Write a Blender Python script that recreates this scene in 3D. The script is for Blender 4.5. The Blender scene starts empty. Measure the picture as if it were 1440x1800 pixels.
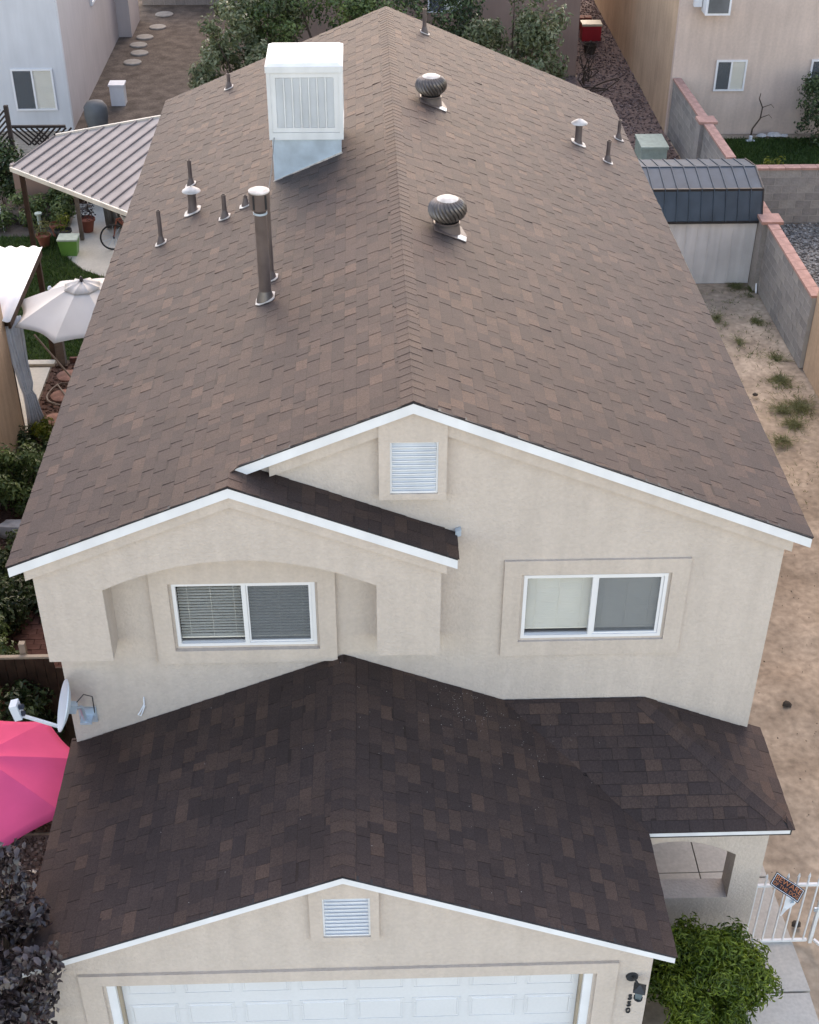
import bpy, bmesh, math, random
import numpy as np
from mathutils import Vector, Matrix
from mathutils.geometry import tessellate_polygon
random.seed(7); RNG = np.random.default_rng(7)
S = bpy.context.scene
COL = S.collection
rad = math.radians
U = random.uniform

# ------------------------------------------------------------------ camera, sky, sun, exposure
CAM_POS = Vector((0, 0, 13.7))
def cam_axes(p=0.622327546, yaw=-0.0363466996, roll=0.00493648222):
    f = Vector((0, math.cos(p), -math.sin(p))); r = Vector((1, 0, 0)); u = Vector((0, math.sin(p), math.cos(p)))
    Rz = Matrix.Rotation(yaw, 3, 'Z')
    f, r, u = Rz @ f, Rz @ r, Rz @ u
    c, s = math.cos(roll), math.sin(roll)
    return c * r + s * u, -s * r + c * u, f
CR, CU, CF = cam_axes()
cd = bpy.data.cameras.new('camera'); cam = bpy.data.objects.new('camera', cd); COL.objects.link(cam)
cd.sensor_fit = 'HORIZONTAL'; cd.sensor_width = 36; cd.lens = 2355.16 / 1440 * 36; cd.clip_end = 2000; cd.clip_start = .1
B = -CF
cam.matrix_world = Matrix(((CR.x, CU.x, B.x, CAM_POS.x), (CR.y, CU.y, B.y, CAM_POS.y), (CR.z, CU.z, B.z, CAM_POS.z), (0, 0, 0, 1)))
S.camera = cam
SUN_EL, SUN_AZ = 34, 2          # azimuth clockwise from +Y (away from the camera)
W = bpy.data.worlds.new('World'); S.world = W; W.use_nodes = True
nt = W.node_tree; nt.nodes.clear()
sky = nt.nodes.new('ShaderNodeTexSky'); sky.sky_type = 'NISHITA'; sky.sun_disc = False
sky.sun_elevation = rad(SUN_EL); sky.sun_rotation = rad(SUN_AZ); sky.dust_density = .6; sky.air_density = 1.0; sky.ozone_density = 1.0
bg = nt.nodes.new('ShaderNodeBackground'); bg.inputs[1].default_value = .15
wo = nt.nodes.new('ShaderNodeOutputWorld')
nt.links.new(sky.outputs[0], bg.inputs[0]); nt.links.new(bg.outputs[0], wo.inputs[0])
sd = bpy.data.lights.new('sun', 'SUN'); sd.energy = .5; sd.angle = rad(60); sd.color = (1, .93, .85)
sun = bpy.data.objects.new('sun', sd); COL.objects.link(sun)
sdir = Vector((math.sin(rad(SUN_AZ)) * math.cos(rad(SUN_EL)), math.cos(rad(SUN_AZ)) * math.cos(rad(SUN_EL)), math.sin(rad(SUN_EL))))
sun.rotation_euler = sdir.to_track_quat('Z', 'Y').to_euler(); sun.location = (0, 60, 40)
S.view_settings.view_transform = 'Standard'; S.view_settings.look = 'None'
S.view_settings.exposure = 2.1; S.view_settings.use_white_balance = True; S.view_settings.white_balance_temperature = 8600; S.view_settings.white_balance_tint = 18; S.view_settings.gamma = 1; S.view_settings.use_curve_mapping = False

# ------------------------------------------------------------------ materials
def mat(name, col, rough=.75, spec=.4, var=.12, scale=3.0, col2=None, bump=0, bscale=60, metal=0, fine=0, fscale=80, streak=0, tone=None, detail=4, sub=0):
    m = bpy.data.materials.new(name); m.use_nodes = True
    n, l = m.node_tree.nodes, m.node_tree.links
    p = n['Principled BSDF']; p.inputs['Roughness'].default_value = rough; p.inputs['Specular IOR Level'].default_value = spec
    p.inputs['Metallic'].default_value = metal
    tc = n.new('ShaderNodeTexCoord'); co = tc.outputs['Object']
    no = n.new('ShaderNodeTexNoise'); no.inputs['Scale'].default_value = scale; no.inputs['Detail'].default_value = detail
    l.new(co, no.inputs['Vector'])
    rp = n.new('ShaderNodeValToRGB'); e = rp.color_ramp.elements
    c1 = [max(0, c * (1 - var)) for c in col]; c2 = list(col2) if col2 else [c * (1 + var) for c in col]
    e[0].position = .33; e[1].position = .67; e[0].color = (*c1, 1); e[1].color = (*c2, 1)
    l.new(no.outputs['Fac'], rp.inputs['Fac']); out = rp.outputs['Color']
    def mul(a, fac_out, lo, hi):
        mr = n.new('ShaderNodeMapRange'); mr.inputs['From Min'].default_value = .3; mr.inputs['From Max'].default_value = .7
        mr.inputs['To Min'].default_value = lo; mr.inputs['To Max'].default_value = hi; l.new(fac_out, mr.inputs['Value'])
        mx = n.new('ShaderNodeMix'); mx.data_type = 'RGBA'; mx.blend_type = 'MULTIPLY'; mx.inputs[0].default_value = 1
        l.new(a, mx.inputs[6]); l.new(mr.outputs[0], mx.inputs[7]); return mx.outputs[2]
    if tone:                                   # colour of each shingle / leaf from its own 'tone' attribute
        at = n.new('ShaderNodeAttribute'); at.attribute_name = 'tone'
        tr = n.new('ShaderNodeValToRGB'); te = tr.color_ramp.elements
        while len(te) < len(tone): te.new(.5)
        for i, (ps, c) in enumerate(tone): te[i].position = ps; te[i].color = (*c, 1)
        l.new(at.outputs['Fac'], tr.inputs['Fac'])
        out = mul(tr.outputs['Color'], no.outputs['Fac'], 1 - var, 1 + var)
    if fine:
        f2 = n.new('ShaderNodeTexNoise'); f2.inputs['Scale'].default_value = fscale; f2.inputs['Detail'].default_value = 3; l.new(co, f2.inputs['Vector'])
        out = mul(out, f2.outputs['Fac'], 1 - fine, 1 + fine)
    if streak:
        mp = n.new('ShaderNodeMapping'); mp.inputs['Scale'].default_value = (4.2, 4.2, .42); l.new(co, mp.inputs['Vector'])
        f3 = n.new('ShaderNodeTexNoise'); f3.inputs['Scale'].default_value = 1.6; f3.inputs['Detail'].default_value = 6; l.new(mp.outputs[0], f3.inputs['Vector'])
        out = mul(out, f3.outputs['Fac'], 1 - streak, 1 + streak * .4)
    l.new(out, p.inputs['Base Color'])
    if bump:
        b = n.new('ShaderNodeBump'); b.inputs['Strength'].default_value = bump; b.inputs['Distance'].default_value = .01
        nb = n.new('ShaderNodeTexNoise'); nb.inputs['Scale'].default_value = bscale; nb.inputs['Detail'].default_value = 5
        l.new(co, nb.inputs['Vector']); l.new(nb.outputs['Fac'], b.inputs['Height']); l.new(b.outputs[0], p.inputs['Normal'])
    if sub: p.inputs['Transmission Weight'].default_value = 0
    return m
def glass_mat(name, tint=(.95, .95, .94), refl=.03):
    m = bpy.data.materials.new(name); m.use_nodes = True; n, l = m.node_tree.nodes, m.node_tree.links
    n.remove(n['Principled BSDF'])
    t = n.new('ShaderNodeBsdfTransparent'); t.inputs[0].default_value = (*tint, 1)
    g = n.new('ShaderNodeBsdfGlossy'); g.inputs['Roughness'].default_value = .03; g.inputs[0].default_value = (.9, .95, 1, 1)
    fr = n.new('ShaderNodeFresnel'); fr.inputs[0].default_value = 1.5
    ad = n.new('ShaderNodeMath'); ad.operation = 'ADD'; ad.inputs[1].default_value = refl; l.new(fr.outputs[0], ad.inputs[0])
    mx = n.new('ShaderNodeMixShader'); ge = n.new('ShaderNodeNewGeometry'); iv = n.new('ShaderNodeMath'); iv.operation = 'SUBTRACT'; iv.inputs[0].default_value = 1; l.new(ge.outputs['Backfacing'], iv.inputs[1])
    mu = n.new('ShaderNodeMath'); mu.operation = 'MULTIPLY'; l.new(ad.outputs[0], mu.inputs[0]); l.new(iv.outputs[0], mu.inputs[1]); l.new(mu.outputs[0], mx.inputs[0]); l.new(t.outputs[0], mx.inputs[1]); l.new(g.outputs[0], mx.inputs[2])
    l.new(mx.outputs[0], n['Material Output'].inputs[0]); return m
def screen_mat(name, col, fac):
    m = bpy.data.materials.new(name); m.use_nodes = True; n, l = m.node_tree.nodes, m.node_tree.links
    n.remove(n['Principled BSDF'])
    t = n.new('ShaderNodeBsdfTransparent'); d = n.new('ShaderNodeBsdfDiffuse'); d.inputs[0].default_value = (*col, 1)
    mx = n.new('ShaderNodeMixShader'); mx.inputs[0].default_value = fac; l.new(t.outputs[0], mx.inputs[1]); l.new(d.outputs[0], mx.inputs[2])
    l.new(mx.outputs[0], n['Material Output'].inputs[0]); return m
def leaf_mat(name, tones, rough=.5, spec=.4, trans=.3):
    m = mat(name, (.1, .1, .1), rough, spec, var=.15, scale=9, tone=tones)
    n, l = m.node_tree.nodes, m.node_tree.links; p = n['Principled BSDF']
    src = p.inputs['Base Color'].links[0].from_socket
    t = n.new('ShaderNodeBsdfTranslucent'); l.new(src, t.inputs[0]); mx = n.new('ShaderNodeMixShader'); mx.inputs[0].default_value = trans
    l.new(p.outputs[0], mx.inputs[1]); l.new(t.outputs[0], mx.inputs[2]); l.new(mx.outputs[0], n['Material Output'].inputs[0]); return m

SHTONES = [(.0, (.010, .0075, .007)), (.14, (.026, .0200, .0205)), (.38, (.036, .0258, .0248)), (.6, (.047, .0315, .0275)), (.82, (.060, .0385, .031)), (1.0, (.076, .0465, .036))]
MT = {}
MT['shingle'] = mat('asphalt_shingle', (.06, .05, .045), .70, .52, var=.16, scale=1.3, tone=SHTONES, fine=.35, fscale=55, bump=.5, bscale=160)
MT['shingle'].node_tree.nodes['Principled BSDF'].inputs['Specular Tint'].default_value = (1, .74, .63, 1)
MT['deck'] = mat('roof_deck', (.05, .045, .042), .8)
MT['stucco'] = mat('beige_stucco', (.530, .459, .402), .9, .2, var=.025, scale=3.4, bump=1.0, bscale=34, fine=.045, fscale=24, streak=.065)
MT['trim'] = mat('beige_stucco_trim', (.534, .459, .398), .9, .2, var=.03, scale=2.8, bump=.8, bscale=36, fine=.045, fscale=24, streak=.08)
MT['white'] = mat('white_metal', (.70, .715, .725), .45, .45, var=.05, scale=3, streak=.05)
MT['vinyl'] = mat('white_vinyl', (.72, .72, .72), .35, .5, var=.02)
MT['door'] = mat('garage_door_paint', (.62, .63, .635), .45, .5, var=.03, scale=1.2, fine=.02, fscale=30)
MT['black'] = mat('black_edge', (.02, .02, .022), .5)
MT['strip'] = mat('tan_weatherstrip', (.38, .31, .23), .7)
MT['blind'] = mat('ivory_blind', (.79, .765, .70), .6, .3, var=.03)
MT['room'] = mat('dark_room', (.05, .048, .042), .9)  # dark colour stands in for the unlit rooms behind the windows
MT['glass'] = glass_mat('window_glass')
MT['screen'] = screen_mat('insect_screen', (.19, .21, .225), .30)
MT['brownpipe'] = mat('brown_pipe_paint', (.11, .078, .068), .5, .4, var=.15, scale=6)
MT['bronze'] = mat('bronze_vent_metal', (.135, .112, .10), .42, .6, var=.2, scale=8, metal=.55)
MT['galv'] = mat('galvanized_steel', (.50, .60, .68), .42, .6, var=.12, scale=5, metal=.5)
MT['flash'] = mat('pale_flashing', (.47, .42, .38), .6, .4, var=.35, scale=9)
MT['cooler'] = mat('cooler_white_enamel', (.64, .64, .63), .5, .4, var=.06, scale=3, streak=.07)
MT['coolpad'] = mat('cooler_pad', (.42, .43, .42), .9, var=.15, scale=20)
MT['lampblack'] = mat('black_lamp_metal', (.025, .028, .03), .45)
MT['lampglass'] = mat('lamp_glass', (.10, .14, .15), .2, .6)
MT['concrete'] = mat('concrete', (.47, .45, .41), .9, .2, var=.08, scale=1.2, bump=.2, bscale=40, fine=.08, fscale=25, streak=.04)
MT['concrete2'] = mat('pale_concrete', (.55, .52, .45), .9, .2, var=.08, scale=1.5, fine=.06, fscale=20)
MT['sand'] = mat('sandy_soil', (.36, .282, .212), .95, .1, var=.22, scale=1.1, col2=(.455, .365, .28), bump=1.0, bscale=7, fine=.22, fscale=9, detail=10)
MT['redgravel'] = mat('red_gravel_bed', (.16, .118, .108), .95, .1, var=.3, scale=12, bump=1, bscale=30, fine=.25, fscale=40)
MT['greygravel'] = mat('grey_gravel_bed', (.25, .235, .215), .95, .1, var=.3, scale=12, bump=1, bscale=30, fine=.25, fscale=40)
MT['dirt'] = mat('brown_dirt', (.125, .10, .082), .95, .1, var=.3, scale=2.5, bump=.8, bscale=14, fine=.2, fscale=20)
MT['mulch'] = mat('red_mulch', (.10, .058, .045), .95, .1, var=.35, scale=14, bump=1, bscale=40, fine=.3, fscale=35)
MT['lawn'] = mat('lawn_soil', (.032, .055, .018), .95, .1, var=.3, scale=3)
MT['block'] = mat('grey_block', (.27, .255, .24), .9, .15, var=.14, scale=2.2, bump=.4, bscale=50, fine=.1, fscale=25)
MT['block2'] = mat('light_grey_block', (.30, .283, .262), .9, .15, var=.14, scale=2.2, bump=.4, bscale=50, fine=.1, fscale=25)
MT['block3'] = mat('dark_grey_block', (.235, .223, .212), .9, .15, var=.16, scale=2.6, bump=.4, bscale=50, fine=.1, fscale=25)
MT['mortar'] = mat('mortar', (.36, .34, .315), .95, .1, var=.1)
MT['cap'] = mat('pink_cap_block', (.40, .235, .195), .85, .2, var=.16, scale=4, fine=.1, fscale=30)
MT['shedwall'] = mat('shed_white_panel', (.56, .575, .585), .5, .4, var=.1, scale=1.2, streak=.1)
MT['shedroof'] = mat('shed_roof_blue_grey', (.050, .075, .098), .6, .3, var=.15, scale=2.5, streak=.08)
MT['tan'] = mat('tan_stucco', (.52, .37, .255), .9, .15, var=.09, scale=.9, bump=.3, bscale=40, streak=.12, fine=.05, fscale=15)
MT['greypink'] = mat('grey_pink_stucco', (.58, .46, .39), .9, .15, var=.07, scale=.7, bump=.3, bscale=40, streak=.10, fine=.05, fscale=15)
MT['brownpink'] = mat('brown_pink_stucco', (.30, .205, .165), .9, .15, var=.08, scale=.9, bump=.3, bscale=40, streak=.08)
MT['bluegrey'] = mat('blue_grey_stucco', (.56, .572, .585), .9, .15, var=.05, scale=.7, bump=.3, bscale=40, streak=.06)
MT['pinkgrey'] = mat('pinkish_grey_stucco', (.50, .45, .43), .9, .15, var=.05, scale=.7, bump=.3, bscale=40, streak=.06)
MT['farroof'] = mat('far_roof', (.10, .08, .07), .8, var=.2, scale=4)
MT['awning'] = mat('beige_awning_metal', (.38, .33, .295), .8, .1, var=.08, scale=3)
MT['awnrib'] = mat('dark_rib', (.16, .135, .13), .6)
MT['awnedge'] = mat('cream_edge', (.60, .55, .46), .5)
MT['whiteroof'] = mat('white_corrugated', (.88, .88, .87), .35, .5, var=.03)
MT['darkwood'] = mat('dark_brown_wood', (.052, .028, .018), .7, .3, var=.35, scale=5, streak=.25)
MT['greywood'] = mat('weathered_wood', (.14, .115, .10), .85, .2, var=.2, scale=8)
MT['curtain'] = mat('grey_curtain', (.60, .615, .64), .85, .2, var=.08, scale=4)
MT['umbwhite'] = mat('cream_canopy', (.60, .575, .54), .85, .2, var=.03, scale=3)
MT['umbpink'] = mat('pink_canopy', (.73, .09, .215), .85, .2, var=.05, scale=2.5)
MT['metalpole'] = mat('dark_pole', (.035, .03, .03), .5)
MT['maroon'] = mat('maroon_cushion', (.11, .012, .018), .8, var=.15)
MT['brickpath'] = mat('red_brick_paver', (.145, .07, .055), .9, .15, var=.25, scale=7)
MT['stone'] = mat('red_stepping_stone', (.25, .135, .105), .9, .15, var=.2, scale=6, fine=.15, fscale=30)
MT['palestone'] = mat('pale_stepping_stone', (.30, .275, .24), .9, .15, var=.15, scale=6)
MT['hose'] = mat('tan_hose', (.17, .125, .095), .6)
MT['rock'] = mat('pale_rock', (.48, .47, .46), .9, var=.2, scale=8)
MT['darkrock'] = mat('dark_rock', (.05, .04, .032), .95, var=.3, scale=15)
MT['bark'] = mat('bark', (.075, .055, .042), .9, .15, var=.3, scale=9)
MT['red'] = mat('red_plastic', (.45, .02, .03), .4, .5, var=.1)
MT['ivory'] = mat('ivory_plastic', (.62, .57, .42), .5)
MT['greenplastic'] = mat('green_plastic', (.10, .26, .055), .45, var=.1)
MT['terracotta'] = mat('terracotta', (.20, .062, .040), .8, var=.15)
MT['greentin'] = mat('pale_green_box', (.34, .42, .36), .6, var=.12, scale=8)
MT['tyre'] = mat('black_rubber', (.015, .015, .016), .7)
MT['tarp'] = mat('grey_tarp', (.12, .125, .125), .75, var=.15, scale=3)
MT['dish'] = mat('dish_grey_paint', (.60, .66, .70), .45, .5, var=.04)
MT['lnb'] = mat('lnb_black', (.02, .025, .04), .4)
MT['signblack'] = mat('sign_black', (.012, .012, .016), .45)
MT['signorange'] = mat('sign_orange', (.50, .17, .065), .5, var=.1, scale=30)
MT['paper'] = mat('white_paper', (.75, .79, .83), .7)
MT['paperblue'] = mat('faded_blue_print', (.28, .38, .47), .7)
MT['lattice'] = mat('dark_lattice', (.035, .026, .022), .8)
MT['grit'] = mat('pale_grit', (.45, .43, .40), .9)
G = dict(
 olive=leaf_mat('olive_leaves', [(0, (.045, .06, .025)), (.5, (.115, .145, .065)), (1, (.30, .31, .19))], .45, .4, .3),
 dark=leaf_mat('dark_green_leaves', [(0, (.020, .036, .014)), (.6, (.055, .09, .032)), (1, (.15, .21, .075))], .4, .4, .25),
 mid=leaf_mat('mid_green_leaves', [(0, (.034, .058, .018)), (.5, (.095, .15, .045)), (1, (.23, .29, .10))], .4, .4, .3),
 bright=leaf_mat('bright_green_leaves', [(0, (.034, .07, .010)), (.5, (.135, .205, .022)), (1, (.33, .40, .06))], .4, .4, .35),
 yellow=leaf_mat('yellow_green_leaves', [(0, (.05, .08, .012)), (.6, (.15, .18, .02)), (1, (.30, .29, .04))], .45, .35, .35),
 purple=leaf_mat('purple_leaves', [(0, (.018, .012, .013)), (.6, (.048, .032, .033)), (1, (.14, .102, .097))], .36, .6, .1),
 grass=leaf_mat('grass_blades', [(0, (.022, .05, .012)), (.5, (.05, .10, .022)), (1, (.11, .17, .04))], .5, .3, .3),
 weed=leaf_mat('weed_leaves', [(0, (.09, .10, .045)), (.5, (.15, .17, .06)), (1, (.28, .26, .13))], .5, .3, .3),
)

# ------------------------------------------------------------------ mesh builder
LOC = {}
class MB:
    def __init__(s): s.v = []; s.f = []; s.t = []
    def add(s, vs, fs, tone=.5):
        o = len(s.v); s.v.extend([tuple(v) for v in vs]); s.f.extend([tuple(i + o for i in f) for f in fs]); s.t.extend([tone] * len(fs)); return s
    def box(s, x0, x1, y0, y1, z0, z1, tone=.5):
        return s.add([(x0,y0,z0),(x1,y0,z0),(x1,y1,z0),(x0,y1,z0),(x0,y0,z1),(x1,y0,z1),(x1,y1,z1),(x0,y1,z1)],
                     [(0,3,2,1),(4,5,6,7),(0,1,5,4),(1,2,6,5),(2,3,7,6),(3,0,4,7)], tone)
    def hexa(s, v, tone=.5):
        return s.add(v, [(0,3,2,1),(4,5,6,7),(0,1,5,4),(1,2,6,5),(2,3,7,6),(3,0,4,7)], tone)
    def obox(s, c, ax, ay, az, tone=.5):
        c, ax, ay, az = map(Vector, (c, ax, ay, az)); P = []
        for k in (-1, 1):
            for i, j in ((-1,-1),(1,-1),(1,1),(-1,1)): P.append(c + ax*i + ay*j + az*k)
        return s.hexa(P, tone)
    def bar(s, a, b, w, h, up=(0,0,1)):
        a, b, up = Vector(a), Vector(b), Vector(up); d = (b - a); L = d.length; d.normalize()
        sx = d.cross(up); 
        if sx.length < 1e-4: sx = d.cross(Vector((0,1,0)))
        sx.normalize(); uy = sx.cross(d)
        return s.obox((a + b) / 2, sx * w / 2, d * L / 2, uy * h / 2)
    def prism(s, outer, a, b, fn, holes=()):
        loops = [list(outer)] + [list(h) for h in holes]
        flat = [p for L in loops for p in L]; n = len(flat)
        tri = tessellate_polygon([[Vector((p[0], p[1], 0)) for p in L] for L in loops])
        V = [fn(p[0], p[1], a) for p in flat] + [fn(p[0], p[1], b) for p in flat]
        F = [tuple(t) for t in tri] + [tuple(i + n for i in reversed(t)) for t in tri]
        o = 0
        for L in loops:
            m = len(L)
            for i in range(m): j = (i + 1) % m; F.append((o + i, o + j, n + o + j, n + o + i))
            o += m
        return s.add(V, F)
    def xz(s, outer, y0, y1, holes=()): return s.prism(outer, y0, y1, lambda x, z, y: (x, y, z), holes)
    def yz(s, outer, x0, x1, holes=()): return s.prism(outer, x0, x1, lambda y, z, x: (x, y, z), holes)
    def xy(s, outer, z0, z1, holes=()): return s.prism(outer, z0, z1, lambda x, y, z: (x, y, z), holes)
    def tube(s, pts, r, n=8, r2=None, tone=.5):
        pts = [Vector(p) for p in pts]; m = len(pts); R = r if isinstance(r, (list, tuple)) else [r + ((r2 if r2 is not None else r) - r) * i / max(1, m - 1) for i in range(m)]
        V = []; pu = None
        for i, p in enumerate(pts):
            d = (pts[min(i + 1, m - 1)] - pts[max(i - 1, 0)]).normalized()
            if pu is None:
                pu = Vector((1, 0, 0)) if abs(d.x) < .9 else Vector((0, 1, 0))
            a = (pu - d * pu.dot(d)).normalized(); b = d.cross(a); pu = a
            for k in range(n): t = 2 * math.pi * k / n; V.append(p + (a * math.cos(t) + b * math.sin(t)) * R[i])
        F = [(i*n + k, i*n + (k+1) % n, (i+1)*n + (k+1) % n, (i+1)*n + k) for i in range(m - 1) for k in range(n)]
        F += [tuple(reversed(range(n))), tuple(range((m-1)*n, m*n))]
        return s.add(V, F, tone)
    def lathe(s, prof, c=(0,0,0), n=20, closed=True):
        c = Vector(c); V = []; m = len(prof)
        for r, z in prof:
            for k in range(n): t = 2 * math.pi * k / n; V.append(c + Vector((r * math.cos(t), r * math.sin(t), z)))
        F = [(i*n + k, i*n + (k+1) % n, (i+1)*n + (k+1) % n, (i+1)*n + k) for i in range(m - 1) for k in range(n)]
        if closed: F += [tuple(reversed(range(n))), tuple(range((m-1)*n, m*n))]
        return s.add(V, F)
    def xform(s, M): s.v = [tuple(M @ Vector(v)) for v in s.v]; return s
    def mesh(s, name, mt, smooth=None, tones=False):
        me = bpy.data.meshes.new(name); me.from_pydata(s.v, [], s.f); me.materials.append(mt)
        if tones:
            a = me.attributes.new('tone', 'FLOAT', 'FACE'); a.data.foreach_set('value', s.t)
        bm = bmesh.new(); bm.from_mesh(me); bmesh.ops.recalc_face_normals(bm, faces=bm.faces); bm.to_mesh(me); bm.free()
        if smooth:
            me.polygons.foreach_set('use_smooth', [True] * len(me.polygons)); me.set_sharp_from_angle(angle=rad(smooth))
        me.update(); return me
def setp(o, parent):
    o.parent = parent
    o.matrix_parent_inverse = Matrix.Translation(-Vector(LOC.get(parent.name, (0, 0, 0))))
def place(name, me, parent=None, loc=(0,0,0), rot=None):
    o = bpy.data.objects.new(name, me); COL.objects.link(o); o.location = loc; LOC[o.name] = tuple(loc)
    if rot is not None: o.rotation_euler = rot
    if parent: setp(o, parent)
    return o
def obj(name, mb, mt, parent=None, smooth=None, tones=False):
    return place(name, mb.mesh(name, mt, smooth, tones), parent)
def tag(o, label=None, cat=None, group=None, kind=None):
    if label: o['label'] = label
    if cat: o['category'] = cat
    if group: o['group'] = group
    if kind: o['kind'] = kind
    return o
def thing(name, label, cat, loc=(0,0,0), group=None):
    o = bpy.data.objects.new(name, None); COL.objects.link(o); o.location = loc; o.empty_display_size = .1; LOC[o.name] = tuple(loc)
    return tag(o, label, cat, group)
def kids(o): return [c for c in bpy.data.objects if c.parent == o]
def dup(root, loc, label, rz=0, scale=1, group=None):
    def cp(o, par):
        c = o.copy(); COL.objects.link(c); LOC[c.name] = LOC.get(o.name, (0, 0, 0))
        if par: c.parent = par
        for ch in CH.get(o.name, []): cp(ch, c)
        return c
    CH = {}
    for o in bpy.data.objects:
        if o.parent: CH.setdefault(o.parent.name, []).append(o)
    r = cp(root, None); r.location = loc; r.rotation_euler.z += rz; r.scale = (scale,) * 3; r['label'] = label
    if group: r['group'] = group
    return r
def struct(name, mb, mt, **k): return tag(obj(name, mb, mt, **k), kind='structure')
BOXES = {}
def unit_box(name, sx, sy, sz, mt, key=None, bev=0):
    k = (name, round(sx, 3), round(sy, 3), round(sz, 3), mt.name)
    if k not in BOXES: BOXES[k] = MB().box(-sx/2, sx/2, -sy/2, sy/2, -sz/2, sz/2).mesh(name, mt)
    return BOXES[k]
def ring(x0, x1, z0, z1, w, wz=None):
    wz = w if wz is None else wz
    return [(x0, z0), (x1, z0), (x1, z1), (x0, z1)], [[(x0 + w, z0 + wz), (x1 - w, z0 + wz), (x1 - w, z1 - wz), (x0 + w, z1 - wz)]]

# ------------------------------------------------------------------ leaves and grass (numpy)
def fast_mesh(name, V, T, mt, tone):
    me = bpy.data.meshes.new(name); nv, nf = len(V), len(T)
    me.vertices.add(nv); me.vertices.foreach_set('co', np.asarray(V, np.float32).ravel())
    me.loops.add(nf * 3); me.loops.foreach_set('vertex_index', np.asarray(T, np.int32).ravel())
    me.polygons.add(nf); me.polygons.foreach_set('loop_start', np.arange(0, nf * 3, 3, dtype=np.int32))
    a = me.attributes.new('tone', 'FLOAT', 'FACE'); a.data.foreach_set('value', np.asarray(tone, np.float32))
    me.materials.append(mt); me.update(); me.validate(); return me
def unit(a): return a / (np.linalg.norm(a, axis=1, keepdims=True) + 1e-9)
def leaf_mesh(name, P, N, size, aspect, mt, tone, jit=.35, up=.0):
    n = len(P); rv = unit(RNG.normal(size=(n, 3)))
    nn = unit(N + jit * 1.6 * rv + np.array([0, 0, up]))
    d = unit(np.cross(nn, unit(RNG.normal(size=(n, 3))))); w = np.cross(nn, d)
    L = (size * RNG.uniform(.65, 1.35, n))[:, None]; Wd = L * aspect
    base = P - d * L * .5; tip = P + d * L * .5 - nn * L * .12; mid = P + nn * L * .04
    l = mid + w * Wd * .5 + nn * L * .10; r = mid - w * Wd * .5 + nn * L * .10
    V = np.stack([base, l, tip, r], 1).reshape(-1, 3)
    i = np.arange(n)[:, None] * 4
    T = np.concatenate([i + [0, 2, 1], i + [0, 3, 2]], 1).reshape(-1, 3)
    return fast_mesh(name, V, T, mt, np.repeat(tone, 2))
def clumps(c, r, k, rc, squash=1.0, seed=0, hollow=.55):
    c = np.array(c); R = np.random.default_rng(seed)
    d = unit(R.normal(size=(k, 3))); rr = np.cbrt(R.uniform(hollow ** 3, 1, k))[:, None]
    p = d * rr * np.array(r) * R.uniform(.82, 1.12, (k, 1))
    return c + p, rc * R.uniform(.6, 1.3, k)
def clump_leaves(C, Rr, n, bias=.4):
    per = np.maximum(3, (n * Rr ** 2 / (Rr ** 2).sum()).astype(int)); P = []; N = []; Tn = []
    for c, r, k in zip(C, Rr, per):
        d = unit(RNG.normal(size=(k, 3))); q = RNG.uniform(.35, 1.05, k)[:, None]
        P.append(c + d * q * r); N.append(d + np.array([0, 0, bias])); Tn.append(np.clip(RNG.normal(.45, .2, k) + RNG.normal(0, .13) + .12 * d[:, 2], 0, 1))  # upper leaves of each clump coloured lighter, as if lit from above
    return np.concatenate(P), np.concatenate(N), np.concatenate(Tn)
def plant(name, label, cat, base, c, r, k, rc, n, size, aspect, mt, seed, group=None, extra=None, trunk=.05, squash=1, stems=5, bark=None, keep=None, jit=.35):
    t = thing(name, label, cat, base, group)
    C, Rr = clumps(c, r, k, rc, seed=seed)
    C[:, 2] = np.maximum(C[:, 2], base[2] + .08)
    if extra is not None: C = np.concatenate([C, np.array(extra)]); Rr = np.concatenate([Rr, np.full(len(extra), rc * 1.2)])
    mb = MB(); R = random.Random(seed); b = Vector(base)
    top = Vector(c); f = b.lerp(top, .55)
    if trunk > .04: mb.tube([b, b.lerp(f, .5) + Vector((R.uniform(-.05,.05), R.uniform(-.05,.05), 0)), f], trunk, 7, trunk * .65)
    for i in R.sample(range(len(C)), min(stems, len(C))):
        e = Vector(C[i]); s = f if trunk > .04 else b
        mid = s.lerp(e, .5) + Vector((R.uniform(-.1,.1), R.uniform(-.1,.1), .08))
        mb.tube([s, mid, e], max(.008, trunk * .5), 5, .006)
    obj('trunk' if trunk > .04 else 'stem', mb, bark or MT['bark'], t, smooth=60)
    P, N, Tn = clump_leaves(C, Rr, n)
    ok = P[:, 2] > base[2] + .02
    if keep is not None: ok &= keep(P)
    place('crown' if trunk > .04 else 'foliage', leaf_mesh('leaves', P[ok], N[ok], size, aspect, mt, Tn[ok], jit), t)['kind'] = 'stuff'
    return t
def in_poly(x, y, poly):
    r = np.zeros(len(x), bool); j = len(poly) - 1
    for i in range(len(poly)):
        xi, yi = poly[i]; xj, yj = poly[j]
        r ^= ((yi > y) != (yj > y)) & (x < (xj - xi) * (y - yi) / (yj - yi + 1e-12) + xi); j = i
    return r
def scatter(poly, n):
    a = np.array(poly); x = RNG.uniform(a[:, 0].min(), a[:, 0].max(), n); y = RNG.uniform(a[:, 1].min(), a[:, 1].max(), n)
    k = in_poly(x, y, poly); return x[k], y[k]
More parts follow.
